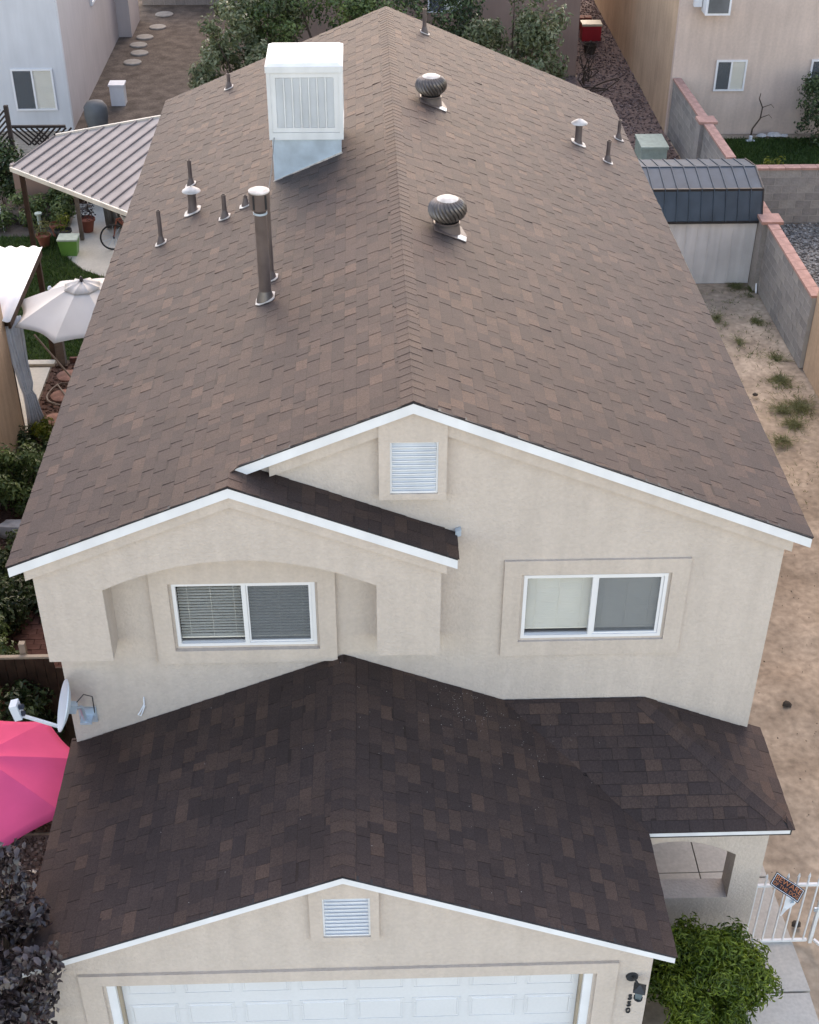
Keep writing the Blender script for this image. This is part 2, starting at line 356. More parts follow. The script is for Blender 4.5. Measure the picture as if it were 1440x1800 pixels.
def grass(poly, n, h, z, name='grass', wid=.012, mt=None):
    x, y = scatter(poly, n); m = len(x); a = RNG.uniform(0, 6.283, m); hh = h * RNG.uniform(.5, 1.3, m)
    lean = RNG.normal(0, .45, (m, 2)) * hh[:, None]
    b = np.stack([x, y, np.full(m, z)], 1); s = np.stack([np.cos(a), np.sin(a), np.zeros(m)], 1) * wid
    tip = b + np.stack([lean[:, 0], lean[:, 1], hh], 1)
    V = np.stack([b - s, b + s, tip], 1).reshape(-1, 3); T = np.arange(m * 3).reshape(-1, 3)
    tn = np.clip(.45 + .18 * np.sin(x * 1.7) * np.cos(y * 1.3) + RNG.normal(0, .2, m), 0, 1)
    return tag(place(name, fast_mesh(name, V, T, mt or G['grass'], tn)), kind='stuff')
ICO = None
def pebbles(poly, n, r, z, name, mts):
    x, y = scatter(poly, n); m = len(x)
    base = np.array([(1,0,0),(-1,0,0),(0,1,0),(0,-1,0),(0,0,.7),(0,0,-.7)], float)
    F = np.array([(0,2,4),(2,1,4),(1,3,4),(3,0,4),(2,0,5),(1,2,5),(3,1,5),(0,3,5)])
    sc = r * RNG.uniform(.5, 1.6, (m, 1, 3)); an = RNG.uniform(0, 6.283, m); c, s = np.cos(an), np.sin(an)
    V = base[None] * sc + RNG.normal(0, r * .12, (m, 6, 3)); X = V[..., 0] * c[:, None] - V[..., 1] * s[:, None]; Y = V[..., 0] * s[:, None] + V[..., 1] * c[:, None]
    V = np.stack([X + x[:, None], Y + y[:, None], V[..., 2] + z], 2).reshape(-1, 3)
    T = (F[None] + (np.arange(m) * 6)[:, None, None]).reshape(-1, 3)
    return tag(place(name, fast_mesh(name, V, T, mts, np.repeat(RNG.uniform(0, 1, m), 8))), kind='stuff')

# ------------------------------------------------------------------ ground and paving
def sheet(name, poly, z, m, th=.0):
    mb = MB(); n = len(poly); mb.add([(x, y, z) for x, y in poly], [tuple(range(n))]); return struct(name, mb, m)
# uneven sandy ground near the house, flat out to the horizon
gx, gy = np.linspace(-14, 14, 113), np.linspace(4, 56, 209)
mb = MB(); V = []
for y in gy:
    for x in gx:
        e = min(1, max(0, min(x - 4.9, 8.8 - x, y - 6.0, 27.6 - y)) / .6)
        V.append((x, y, -.012 + e * (.026 * math.sin(x * 2.3 + 1.3 * math.sin(y * 1.1)) + .022 * math.sin(y * 2.9 + x * 1.7) - .01 + U(-.03, .03))))
nx = len(gx); F = [(j*nx+i, j*nx+i+1, (j+1)*nx+i+1, (j+1)*nx+i) for j in range(len(gy)-1) for i in range(nx-1)]
mb.add(V, F)
o = len(mb.v); a, b, c, d = gx[0], gx[-1], gy[0], gy[-1]; L = 400
mb.add([(-L,-L,-.012),(L,-L,-.012),(L,c,-.012),(-L,c,-.012)], [(0,1,2,3)]); mb.add([(-L,d,-.012),(L,d,-.012),(L,L,-.012),(-L,L,-.012)], [(0,1,2,3)])
mb.add([(-L,c,-.012),(a,c,-.012),(a,d,-.012),(-L,d,-.012)], [(0,1,2,3)]); mb.add([(b,c,-.012),(L,c,-.012),(L,d,-.012),(b,d,-.012)], [(0,1,2,3)])
struct('ground', mb, MT['sand'], smooth=60)
RG = [(4.7, 29.9), (8.88, 29.9), (8.72, 38), (8.72, 47), (8.72, 56), (6.9, 56), (6.9, 42.9), (4.7, 42.9)]
sheet('red_gravel_ground', RG, .004, MT['redgravel'])
tone_rg = mat('red_gravel_stones', (.2, .15, .14), .9, .2, tone=[(0, (.08, .055, .052)), (.5, (.17, .12, .11)), (1, (.31, .24, .22))])
tone_gg = mat('grey_gravel_stones', (.2, .2, .2), .9, .2, tone=[(0, (.10, .095, .09)), (.5, (.25, .235, .215)), (1, (.45, .43, .40))])
pebbles(RG, 9000, .035, .015, 'red_gravel', tone_rg)
GG = [(9.12, 23.95), (16, 23.95), (16, 31.2), (9.12, 31.2)]
sheet('grey_gravel_ground', GG, .004, MT['greygravel'])
pebbles([(9.12, 23.95), (13, 23.95), (13, 31.2), (9.12, 31.2)], 9000, .035, .015, 'grey_gravel', tone_gg)
LR = [(9.12, 31.5), (16, 31.5), (16, 37.2), (9.12, 37.2)]
sheet('lawn_ground', LR, .004, MT['lawn'])
grass([(9.12, 31.5), (13.5, 31.5), (13.5, 37.2), (9.12, 37.2)], 26000, .09, .004)
LL = [(-11, 24.7), (-3.6, 24.7), (-3.6, 28.4), (-6.1, 28.6), (-6.6, 28.95), (-7.0, 29.5), (-7.3, 30.1), (-7.5, 30.9), (-11, 30.9)]
sheet('lawn_ground', LL, .004, MT['lawn'])
grass([(-9.6, 24.7), (-3.9, 24.7), (-3.9, 28.4), (-6.1, 28.6), (-6.6, 28.95), (-7.0, 29.5), (-7.3, 30.1), (-7.5, 30.9), (-9.6, 30.9)], 30000, .09, .004)
PC = [(-3.7, 28.42), (-6.08, 28.62), (-6.58, 28.97), (-6.98, 29.52), (-7.28, 30.12), (-7.4, 33.2), (-3.7, 33.2)]
sheet('patio', PC, .012, MT['concrete2'])
sheet('planting_bed', [(-11, 30.92), (-7.42, 30.92), (-7.42, 34.5), (-11, 34.5)], .008, MT['dirt'])
sheet('dirt_yard', [(-8.4, 33.25), (4.6, 33.25), (4.6, 42.8), (-3.4, 42.8), (-3.4, 56), (-8.4, 56)], .006, MT['dirt'])
sheet('patio_slab', [(-9, 21.9), (-6.52, 21.9), (-6.52, 24.35), (-9, 24.35)], .03, MT['concrete2'])
sheet('mulch_bed', [(-6.5, 12.0), (-3.5, 12.0), (-3.5, 24.55), (-6.5, 24.55)], .004, MT['mulch'])
sheet('gravel_side_yard', [(-9, 4), (-3.45, 4), (-3.45, 11.95), (-9, 11.95)], .004, MT['redgravel'])
tone_mu = mat('bark_chips', (.1, .06, .05), .95, .1, tone=[(0, (.045, .026, .021)), (.6, (.12, .066, .05)), (1, (.22, .14, .11))])
pebbles([(-6.5, 12.0), (-3.8, 12.0), (-3.8, 24.5), (-6.5, 24.5)], 5000, .03, .012, 'bark_chips', tone_mu)
pebbles([(-6, 7.6), (-3.5, 7.6), (-3.5, 11.9), (-6, 11.9)], 3500, .028, .012, 'side_gravel', tone_rg)
# concrete slabs with real joints
walk = thing('walkway', None, None, (4.8, 9, 0)); walk['kind'] = 'structure'
for y0, y1 in ((4.6, 6.1), (6.12, 7.7), (7.72, 9.28), (9.31, 10.95), (10.98, 12.4)):
    xr = 5.06 if y1 < 10 else (5.06 if y0 < 9.5 else 4.97)
    s = MB().xy([(4.44 if y0 > 9.3 else 2.95 if y1 < 7.8 else 4.2, y0), (xr, y0), (xr - (.02 if y1 < 10 else .08), y1), (4.44 if y0 > 9.3 else 2.95 if y1 < 7.8 else 4.2, y1)], -.03, .03)
    obj('slab', s, MT['concrete'], walk)
pf = thing('porch_floor', None, None, (3.6, 10.6, 0)); pf['kind'] = 'structure'
for x0, x1 in ((2.8, 4.09), (4.105, 4.62)):
    for y0, y1 in ((9.9, 11.0), (11.015, 12.4), (12.415, 14.2)): obj('slab', MB().box(x0, x1, y0, y1, -.03, .10), MT['concrete'], pf)
for x0, x1 in ((4.41, 4.93),): pass
dv = thing('driveway', None, None, (0, 5, 0)); dv['kind'] = 'structure'
for x0, x1 in ((-3.2, -.32), (-.30, 2.8)):
    for y0, y1 in ((2, 5.1), (5.13, 8.2)): obj('slab', MB().box(x0, x1, y0, y1, -.03, .03), MT['concrete'], dv)

# ------------------------------------------------------------------ the house
SL = .41; RX, RZ = .436, 7.05
def zM(x): return RZ - SL * abs(x - RX)
def zPortal(x): return zM(-1.38) - SL * (x + 1.38)
GX, GZ = -.31, 3.70
def zG(x): return GZ - SL * abs(x - GX)
def zPo(y): return 2.966 - SL * (11.23 - y)
def zPr(x): return 2.359 + SL * (4.57 - x)
HOUSE = thing('house', 'two storey beige stucco house with brown shingle roofs and white garage door, in the middle', 'house', (0, 16, 0))
WX0, WX1, WY = -3.45, 4.41, 11.23
D = .13
wl = (-2.135, -.604, 3.865, 4.75); wr = (1.646, 3.205, 3.89, 4.775); gv = (.207, .690, 5.94, 6.56)
def rect(x0, x1, z0, z1): return [(x0, z0), (x1, z0), (x1, z1), (x0, z1)]
obj('front_wall', MB().xz([(WX0, 0), (2.6, 0), (2.6, 2.25), (WX1, 2.25), (WX1, zM(WX1) - D), (RX, RZ - D), (WX0, zM(WX0) - D)], WY, WY + .2, [rect(*wl), rect(*wr), rect(*gv)]), MT['stucco'], HOUSE)
sw = MB(); sw.box(WX0, WX0 + .2, WY + .2, 24.5, 0, zM(WX0) - D); sw.box(WX1 - .2, WX1, 14.2, 24.5, 0, zM(WX1) - D); sw.box(WX1 - .2, WX1, WY + .2, 14.2, 2.25, zM(WX1) - D); sw.box(2.6, 2.8, WY + .2, 14.2, 0, 2.3); sw.box(2.6, WX1 - .2, 14.2, 14.4, 0, 2.6); sw.box(2.8, WX1 - .2, WY + .2, 14.2, 2.30, 2.4)
obj('side_walls', sw, MT['stucco'], HOUSE)
obj('back_wall', MB().xz([(WX0, 0), (WX1, 0), (WX1, zM(WX1) - D), (RX, RZ - D), (WX0, zM(WX0) - D)], 24.5, 24.7), MT['stucco'], HOUSE)
# projecting frame over the left window: arch with its own little gable
PX0, PX1, PY = -3.46, .727, 10.86
arch = []
for i in range(15):
    t = i / 14; x = -2.775 + t * (.055 + 2.775); arch.append((x, 4.97 + .36 * (1 - (2 * t - 1) ** 2)))
pol = [(PX0, 4.0), (-2.775, 4.0)] + arch + [(.055, 4.0), (PX1, 4.0), (PX1, zPortal(PX1) - D), (-1.38, zM(-1.38) - D), (PX0, zM(PX0) - D)]
obj('arched_surround', MB().xz(pol, PY, WY), MT['stucco'], HOUSE)
# garage walls
GY = 8.28; GX0, GX1 = -3.41, 2.79
gd = (-2.74, 2.20, 0, 1.96); gv2 = (-.52, -.06, 2.69, 3.275)
obj('garage_front_wall', MB().xz([(GX0, 0), (gd[0], 0), (gd[0], gd[3]), (gd[1], gd[3]), (gd[1], 0), (GX1, 0), (GX1, zG(GX1) - D), (GX, GZ - D), (GX0, zG(GX0) - D)], GY, GY + .2, [rect(*gv2)]), MT['stucco'], HOUSE)
sw = MB(); sw.box(GX0, GX0 + .2, GY + .2, WY, 0, zG(GX0) - D); sw.box(GX1 - .2, GX1, GY + .2, WY, 0, zG(GX1) - D)
obj('garage_side_walls', sw, MT['stucco'], HOUSE)
# porch wall with arched opening
ar = [(2.95, .98), (4.08, .98)] + [(4.08 - t * 1.13, 1.64 + .33 * math.sin(math.pi * (.07 + t * .70)) ** .9) for t in [i / 12 for i in range(13)]]
obj('porch_wall', MB().xz(rect(2.795, 4.41, 0, 2.26), 9.93, 10.2, [ar]), MT['stucco'], HOUSE)
# roofs: deck slabs first
UR = MB(); fnL = lambda x, y, k: (x, y, zM(x) - .012 - k)
UR.prism([(RX, 11.10), (RX, 24.83), (-3.65, 24.83), (-3.65, 10.79), (-1.38, 10.79), (-1.38, 11.10)], 0, .1, fnL)
UR.prism([(RX, 11.10), (4.61, 11.10), (4.61, 24.83), (RX, 24.83)], 0, .1, fnL)
UR.prism([(-1.38, 10.79), (.88, 10.79), (.88, 11.225), (-1.38, 11.225)], 0.002, .102, lambda x, y, k: (x, y, zPortal(x) - .012 - k))
UROOF = obj('upper_roof', UR, MT['deck'], HOUSE)
LRf = MB(); LRf.prism([(GX, 8.17), (GX, 11.22), (-3.50, 11.22), (-3.50, 8.17)], 0, .1, lambda x, y, k: (x, y, zG(x) - .012 - k))
LRf.prism([(GX, 8.17), (2.96, 8.17), (2.96, 9.745), (1.47, 11.22), (GX, 11.22)], 0, .1, lambda x, y, k: (x, y, zG(x) - .012 - k))
LRf.prism([(2.962, 9.75), (4.57, 9.75), (3.10, 11.22), (1.475, 11.22)], 0, .1, lambda x, y, k: (x, y, zPo(y) - .012 - k))
LRf.prism([(4.57, 9.752), (4.57, 11.29), (4.415, 11.29), (4.415, 11.22), (3.104, 11.22)], 0, .1, lambda x, y, k: (x, y, zPr(x) - .012 - k))
LROOF = obj('lower_roof', LRf, MT['deck'], HOUSE)
# shingle courses: each tab is a wedge with its own width, thickness and tone
TABS = []
EX = .132
def slope(roof, O, Uv, Wv, vmax, umin, umax, zfun, drop=.006):
    O, Uv, Wv = Vector(O), Vector(Uv), Vector(Wv)
    n = (Wv.cross(Uv) if Uv.cross(Wv).z < 0 else Uv.cross(Wv)); tv = Vector((Wv.x, Wv.y, SL)); nrm = Uv.cross(tv).normalized()
    if nrm.z < 0: nrm = -nrm
    k = 0
    while k * EX < vmax - .02:
        v0 = k * EX; v1 = min(v0 + EX, vmax); vm = (v0 + v1) / 2; vb = v0 - .004; vt = min(v1 + .02, vmax)
        u = umin(vm) - U(0, .2); end = umax(vm); tooth = random.random() < .5
        while u < end:
            w = U(.10, .27); tooth = (not tooth) if random.random() < .8 else tooth
            a0, a1 = max(u, umin(v0)), min(u + w, umax(v0)); b0, b1 = max(u, umin(v1)), min(u + w, umax(v1))
            u += w
            if a1 - a0 < .008 and b1 - b0 < .008: continue
            a1, b1 = max(a1, a0 + .002), max(b1, b0 + .002)
            h0 = (.0092 if tooth else .0060) + U(-.001, .0018); h1 = .003 + (.002 if tooth else 0)
            if random.random() < .012: h0 += U(.003, .008)
            g = .0012
            def pt(uu, vv, h): return O + Uv * uu + Wv * vv + Vector((0, 0, SL * vv)) + nrm * h
            P = [pt(a0 + g, vb, -.004), pt(a1 - g, vb, -.004), pt(b1 - g, vt, -.004), pt(b0 + g, vt, -.004), pt(a0 + g, vb, h0), pt(a1 - g, vb, h0), pt(b1 - g, vt, h1), pt(b0 + g, vt, h1)]
            q_ = .80 + U(-.02, .03); P += [P[4].lerp(P[7], q_), P[5].lerp(P[6], q_)]
            tn = random.choices([U(.14, .34), U(.34, .55), U(.55, .78), U(.78, 1)], (4.0, 3.8, 1.9, .5) if tooth else (3.0, 3.9, 2.3, .8))[0]
            c = (P[4] + P[6]) / 2; d = c - CAM_POS; area = ((P[5] - P[4]).cross(P[7] - P[4])).dot(-d.normalized()) / d.length_squared
            vis = abs(d.dot(CR) / d.dot(CF)) < .305 and abs(d.dot(CU) / d.dot(CF)) < .38
            TABS.append((area if vis else 0, roof, P, tn))
        k += 1
inf = lambda v: 11.222
slope(UROOF, (-3.67, 0, zM(-3.67)), (0,1,0), (1,0,0), RX + 3.67, lambda v: 10.76 if v < 2.25 else 11.075, lambda v: 24.86, zM)
slope(UROOF, (4.63, 0, zM(4.63)), (0,1,0), (-1,0,0), 4.63 - RX, lambda v: 11.075, lambda v: 24.86, zM)
slope(UROOF, (.897, 0, zPortal(.897)), (0,1,0), (-1,0,0), .897 + 1.38, lambda v: 10.76, inf, zPortal)
slope(LROOF, (-3.52, 0, zG(-3.52)), (0,1,0), (1,0,0), GX + 3.52, lambda v: 8.14, lambda v: 11.222 if v > .07 else 11.32, zG)
slope(LROOF, (2.98, 0, zG(2.98)), (0,1,0), (-1,0,0), 2.98 - GX, lambda v: 8.14, lambda v: min(11.222, 9.735 + v + .05), zG)
slope(LROOF, (0, 9.73, zPo(9.73)), (1,0,0), (0,1,0), 1.49, lambda v: 2.98 - v - .03, lambda v: 4.59 - v, zPo)
slope(LROOF, (4.59, 0, zPr(4.59)), (0,1,0), (-1,0,0), 1.48, lambda v: 9.73 + v, lambda v: 11.30 if v < .16 else 11.222, zPr)
def tab(mb, P, tn):
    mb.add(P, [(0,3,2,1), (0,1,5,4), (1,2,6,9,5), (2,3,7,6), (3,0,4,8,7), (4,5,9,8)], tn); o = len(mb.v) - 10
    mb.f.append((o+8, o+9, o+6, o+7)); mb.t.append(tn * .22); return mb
TABS.sort(key=lambda t: -t[0])
for a, r, P, tn in TABS[:300]:
    c = sum(P, Vector()) / 10
    place('shingle', tab(MB(), [p - c for p in P], tn).mesh('shingle', MT['shingle'], tones=True), r, tuple(c))
for r in (UROOF, LROOF):
    mb = MB()
    for a, q, P, tn in TABS[300:]:
        if q is r: tab(mb, P, tn)
    obj('shingle_courses', mb, MT['shingle'], r, tones=True)['kind'] = 'stuff'
# ridge and hip caps, folded pieces overlapping towards the front
def caps(roof, A, Bp, s1, s2, half=.135, step=.138, sl=SL):
    A, Bp = Vector(A), Vector(Bp); d = (Bp - A); L = d.length; d.normalize(); n = int(L / step)
    s1, s2 = Vector(s1), Vector(s2)
    for i in range(n):
        p0 = A + d * (i * step); p1 = p0 + d * (step + .06); j = U(-.006, .006); hf = half + U(-.008, .008)
        h0, h1 = .0140 + U(-.001, .0015), .009; z = Vector((0, 0, 1)); th = .009
        a1, a2 = s1 * (hf + j), s2 * (hf - j)
        V = []
        for p, h in ((p0, h0), (p1, h1)):
            for t in (h, h - th): V += [p + a1 + z * (t * .85), p + s1 * .025 + z * (t + .001), p + z * (t + .004), p + s2 * .025 + z * (t + .001), p + a2 + z * (t * .85)]
        F = []
        for k in range(4): F += [(k, k+1, 11+k, 10+k), (5+k, 15+k, 16+k, 6+k), (k, 5+k, 6+k, k+1), (10+k, 11+k, 16+k, 15+k)]
        F += [(0, 10, 15, 5), (4, 9, 19, 14)]
        tn = random.choice([U(.2, .5), U(.4, .7), U(.55, .85)])
        c = sum(V, Vector()) / len(V)
        place('ridge_cap', MB().add([v - c for v in V], F, tn).mesh('ridge_cap', MT['shingle'], tones=True), roof, tuple(c))
cs = 1 / math.sqrt(1 + SL * SL)
sd1, sd2 = Vector((-cs, 0, -SL * cs)), Vector((cs, 0, -SL * cs))
caps(UROOF, (RX, 11.07, RZ), (RX, 24.8, RZ), sd1, sd2)
caps(LROOF, (GX, 8.14, GZ), (GX, 11.13, GZ), sd1, sd2)
caps(UROOF, (-1.38, 10.76, zM(-1.38)), (-1.38, 11.05, zM(-1.38)), sd1, sd2)
hd = Vector((-1.47, 1.47, .603)).normalized()
hn1 = Vector((-1, -1, 0)).normalized(); f1 = Vector((-.70, -.70, -.0)); 
h1v = Vector((-1, 0, 0)) ; h1v = (h1v - hd * h1v.dot(hd)).normalized(); h2v = Vector((0, 1, 0)); h2v = (h2v - hd * h2v.dot(hd)).normalized()
caps(LROOF, (4.47, 9.85, 2.402), (3.15, 11.17, 2.943), h1v, h2v, half=.14)
# white rake boards, dark drip edge, stucco band under them
def rake(xa, xb, zf, y0, y1, top, bot): return MB().xz([(xa, zf(xa) - top), (xb, zf(xb) - top), (xb, zf(xb) - bot), (xa, zf(xa) - bot)], y0, y1)
def rakes(xa, xb, zf, y0, h=.115, band=None, bx=None):
    obj('fascia', rake(xa, xb, zf, y0 - .03, y0, .014, .014 + h), MT['white'], HOUSE)
    obj('drip_edge', rake(xa, xb, zf, y0 - .036, y0 + .02, -.004, .0135), MT['black'], HOUSE)
    if band: 
        a, b = bx or (xa, xb); obj('rake_trim', rake(a, b, zf, band[0], band[1], .125, band[2]), MT['trim'], HOUSE)
rakes(RX, 4.62, zM, 11.10, band=(11.145, WY, .30), bx=(RX, 4.46))
rakes(-1.34, RX, zM, 11.10, band=(11.145, WY, .30), bx=(-1.0, RX))
rakes(-3.66, -1.38, zM, 10.79, band=(10.80, PY, .27), bx=(-3.52, -1.38))
rakes(-1.38, .885, zPortal, 10.79, band=(10.80, PY, .27), bx=(-1.38, .78))
rakes(-3.51, GX, zG, 8.17, h=.085, band=(8.235, GY, .21), bx=(-3.44, GX))
rakes(GX, 2.965, zG, 8.17, h=.085, band=(8.235, GY, .21), bx=(GX, 2.84))
obj('fascia', MB().box(2.98, 4.55, 9.745, 9.765, 2.272, 2.335), MT['white'], HOUSE)
obj('eave_fascia', MB().box(-3.665, -3.651, 10.8, 24.8, zM(-3.65) - .12, zM(-3.65) - .012), MT['white'], HOUSE)
obj('eave_fascia', MB().box(4.611, 4.625, 11.1, 24.8, zM(4.61) - .12, zM(4.61) - .012), MT['white'], HOUSE)
obj('eave_fascia', MB().box(-3.515, -3.501, 8.18, 11.22, zG(-3.5) - .12, zG(-3.5) - .012), MT['white'], HOUSE)
obj('eave_fascia', MB().box(2.961, 2.975, 8.18, 9.74, zG(2.96) - .12, zG(2.96) - .012), MT['white'], HOUSE)
obj('kickout_flashing', MB().obox((.915, 11.19, 5.40), (.03, 0, .01), (0, .035, 0), (0, .0, .035)), MT['galv'], HOUSE)
# gable vents
def gable_vent(x0, x1, z0, z1, y, n, outer, yf, cov=.86):
    o, h = ring(*outer, 0); h = [rect(x0, x1, z0, z1)]
    a_, b_, c_, d_ = outer; obj('vent_trim', MB().xz([(a_, c_), (b_, c_), (b_, d_), ((a_ + b_) / 2, d_ + (b_ - a_) / 2 * SL), (a_, d_)], yf, y, h), MT['trim'], HOUSE)
    v = MB().xz(rect(x0, x1, z0, z1), yf + .02, yf + .05, [rect(x0 + .018, x1 - .018, z0 + .018, z1 - .018)])
    if True: v_ = v = obj('gable_vent', v, MT['white'], HOUSE); obj('vent_recess', MB().box(x0, x1, y + .12, y + .13, z0, z1), MT['cooler'], HOUSE)
    p = (z1 - z0 - .04) / n
    for i in range(n):
        z = z0 + .02 + p * i
        s = MB().hexa([(x0 + .019, yf + .022, z), (x1 - .019, yf + .022, z), (x1 - .019, yf + .028, z), (x0 + .019, yf + .028, z),
                       (x0 + .019, yf + .095, z + p * cov), (x1 - .019, yf + .095, z + p * cov), (x1 - .019, yf + .101, z + p * cov), (x0 + .019, yf + .101, z + p * cov)])
        s.box(x0 + .019, x1 - .019, yf + .012, yf + .0215, z - .002, z + p * .16)
        obj('slat', s, MT['white'], v)
gable_vent(*gv, WY, 11, (.095, .777, 5.87, 6.775), 11.12, 1.02)
gable_vent(*gv2, GY, 10, (-.645, .025, 2.63, 3.435), 8.225, 1.0)
# windows
def window(parent, x0, x1, z0, z1, y, mid, rows, gap, depth=.16, back=True, closed=.5, hw=.019):
    f = .038
    w = obj('window', MB().xz(rect(x0, x1, z0, z1), y + .01, y + .07, [rect(x0 + f, mid - .024, z0 + f, z1 - f), rect(mid + .024, x1 - f, z0 + f, z1 - f)]), MT['vinyl'], parent)
    sx0, sx1 = mid + .026, x1 - f - .002
    obj('sash', MB().xz(rect(sx0, sx1, z0 + f + .002, z1 - f - .002), y + .022, y + .045, [rect(sx0 + .018, sx1 - .03, z0 + f + .024, z1 - f - .02)]), MT['vinyl'], w)
    obj('pane', MB().box(x0 + f, mid - .024, y + .052, y + .056, z0 + f, z1 - f), MT['glass'], w)
    obj('pane', MB().box(mid + .024, x1 - f, y + .048, y + .052, z0 + f, z1 - f), MT['glass'], w)
    obj('insect_screen', MB().box(sx0 + .018, sx1 - .03, y + .032, y + .034, z0 + f + .02, z1 - f - .02), MT['screen'], w)
    bl = MB(); p = (z1 - z0 - 2 * f - gap) / rows; a = closed
    for q0, q1 in ((x0 + f + .004, mid - .01), (mid + .01, x1 - f - .004)):
        for i in range(rows):
            z = z1 - f - p * (i + .5); hy = hw * math.cos(a); hz = (hw + .002) * math.sin(a)
            dz = U(-.001, .001)
            bl.hexa([(q0, y + .10 - hy, z - hz + dz), (q1, y + .10 - hy, z - hz - dz), (q1, y + .10 + hy, z + hz), (q0, y + .10 + hy, z + hz),
                     (q0, y + .10 - hy, z - hz + .002 + dz), (q1, y + .10 - hy, z - hz + .002 - dz), (q1, y + .10 + hy, z + hz + .002), (q0, y + .10 + hy, z + hz + .002)])
        bl.box(q0, q1, y + .085, y + .115, z1 - f - p * rows - .02, z1 - f - p * rows)
        for fx in (.15, .5, .85): xx = q0 + (q1 - q0) * fx; bl.box(xx - .0015, xx + .0015, y + .079, y + .081, z1 - f - p * rows, z1 - f)
    obj('blinds', bl, MT['blind'], w)['kind'] = 'stuff'
    if back: obj('window_backing', MB().box(x0 - .1, x1 + .1, y + .35, y + .37, z0 - .1, z1 + .1), MT['room'], w)  # dark sheet in place of the unlit room behind the blinds
    return w
window(HOUSE, *wl, WY - .015, -1.37, 19, .04, closed=.10, hw=.0150)
window(HOUSE, *wr, WY - .015, 2.416, 23, .055, closed=.62, hw=.0195)
obj('window_trim', MB().xz(rect(-2.36, -.385, 3.655, 5.22), 11.175, WY, [rect(-2.165, -.575, 3.835, 4.78)]), MT['trim'], HOUSE)
obj('window_trim', MB().xz(rect(1.425, 3.425, 3.655, 4.99), 11.198, WY, [rect(1.615, 3.235, 3.86, 4.805)]), MT['trim'], HOUSE)
# garage door and its surround
obj('garage_trim', MB().xz([(-2.99, 0), (gd[0] - .03, 0), (gd[0] - .03, gd[3] + .02), (gd[1] + .03, gd[3] + .02), (gd[1] + .03, 0), (2.44, 0), (2.44, 2.14), (-2.99, 2.14)], GY - .036, GY), MT['trim'], HOUSE)
for xa, xb in ((gd[0], gd[0] + .09), (gd[1] - .09, gd[1])): obj('door_jamb', MB().box(xa, xb, GY + .01, GY + .19, 0, gd[3]), MT['white'], HOUSE)
for xa in (gd[0] + .09, gd[1] - .115): obj('weather_strip', MB().box(xa, xa + .025, GY + .06, GY + .12, 0, gd[3]), MT['strip'], HOUSE)
gdoor = obj('garage_door', MB().box(gd[0] + .115, gd[1] - .115, GY + .13, GY + .17, .02, gd[3]), MT['door'], HOUSE)
pw = (gd[1] - gd[0] - .23) / 8; ph = .53
for r in range(4):
    for c in range(8):
        xa = gd[0] + .115 + pw * c + .055; xb = xa + pw - .11; za = 1.85 - ph * (r + 1) + .29; zb = za + .33
        zb = min(zb, 1.93)
        if zb - za < .05: continue
        b = .03
        p = MB().add([(xa, GY + .1301, za), (xb, GY + .1301, za), (xb, GY + .1301, zb), (xa, GY + .1301, zb), (xa + .012, GY + .137, za + .012), (xb - .012, GY + .137, za + .012), (xb - .012, GY + .137, zb - .012), (xa + .012, GY + .137, zb - .012),
                      (xa + b, GY + .121, za + b), (xb - b, GY + .121, za + b), (xb - b, GY + .121, zb - b), (xa + b, GY + .121, zb - b)],
                     [(0,1,5,4),(1,2,6,5),(2,3,7,6),(3,0,4,7),(4,5,9,8),(5,6,10,9),(6,7,11,10),(7,4,8,11),(8,9,10,11)])
        # frame lip round each raised panel
        q = MB().xz(rect(xa - .012, xb + .012, za - .012, zb + .012), GY + .124, GY + .1295, [rect(xa, xb, za, zb)])
        p.add(q.v, q.f); obj('door_panel', p, MT['door'], gdoor)
for z in (.80, 1.33): obj('section_joint', MB().box(gd[0] + .12, gd[1] - .12, GY + .127, GY + .131, z - .002, z + .002), MT['cooler'], gdoor)
# house number 550
def text_mesh(s, size, mt, ext=.004, name='text'):
    cu = bpy.data.curves.new(name, 'FONT'); cu.body = s; cu.size = size; cu.extrude = ext; cu.align_x = 'CENTER'; cu.align_y = 'CENTER'; cu.resolution_u = 3
    o = bpy.data.objects.new(name, cu); COL.objects.link(o); dg = bpy.context.evaluated_depsgraph_get()
    me = bpy.data.meshes.new_from_object(o.evaluated_get(dg)); bpy.data.objects.remove(o); me.materials.clear(); me.materials.append(mt); me.name = name; return me
for ch, z in (('5', 1.52), ('5', 1.405), ('0', 1.29)):
    o = place('house_number', text_mesh(ch, .115, MT['lampblack'], .008, 'house_number'), HOUSE, (2.615, GY - .010, z), (rad(90), 0, 0))

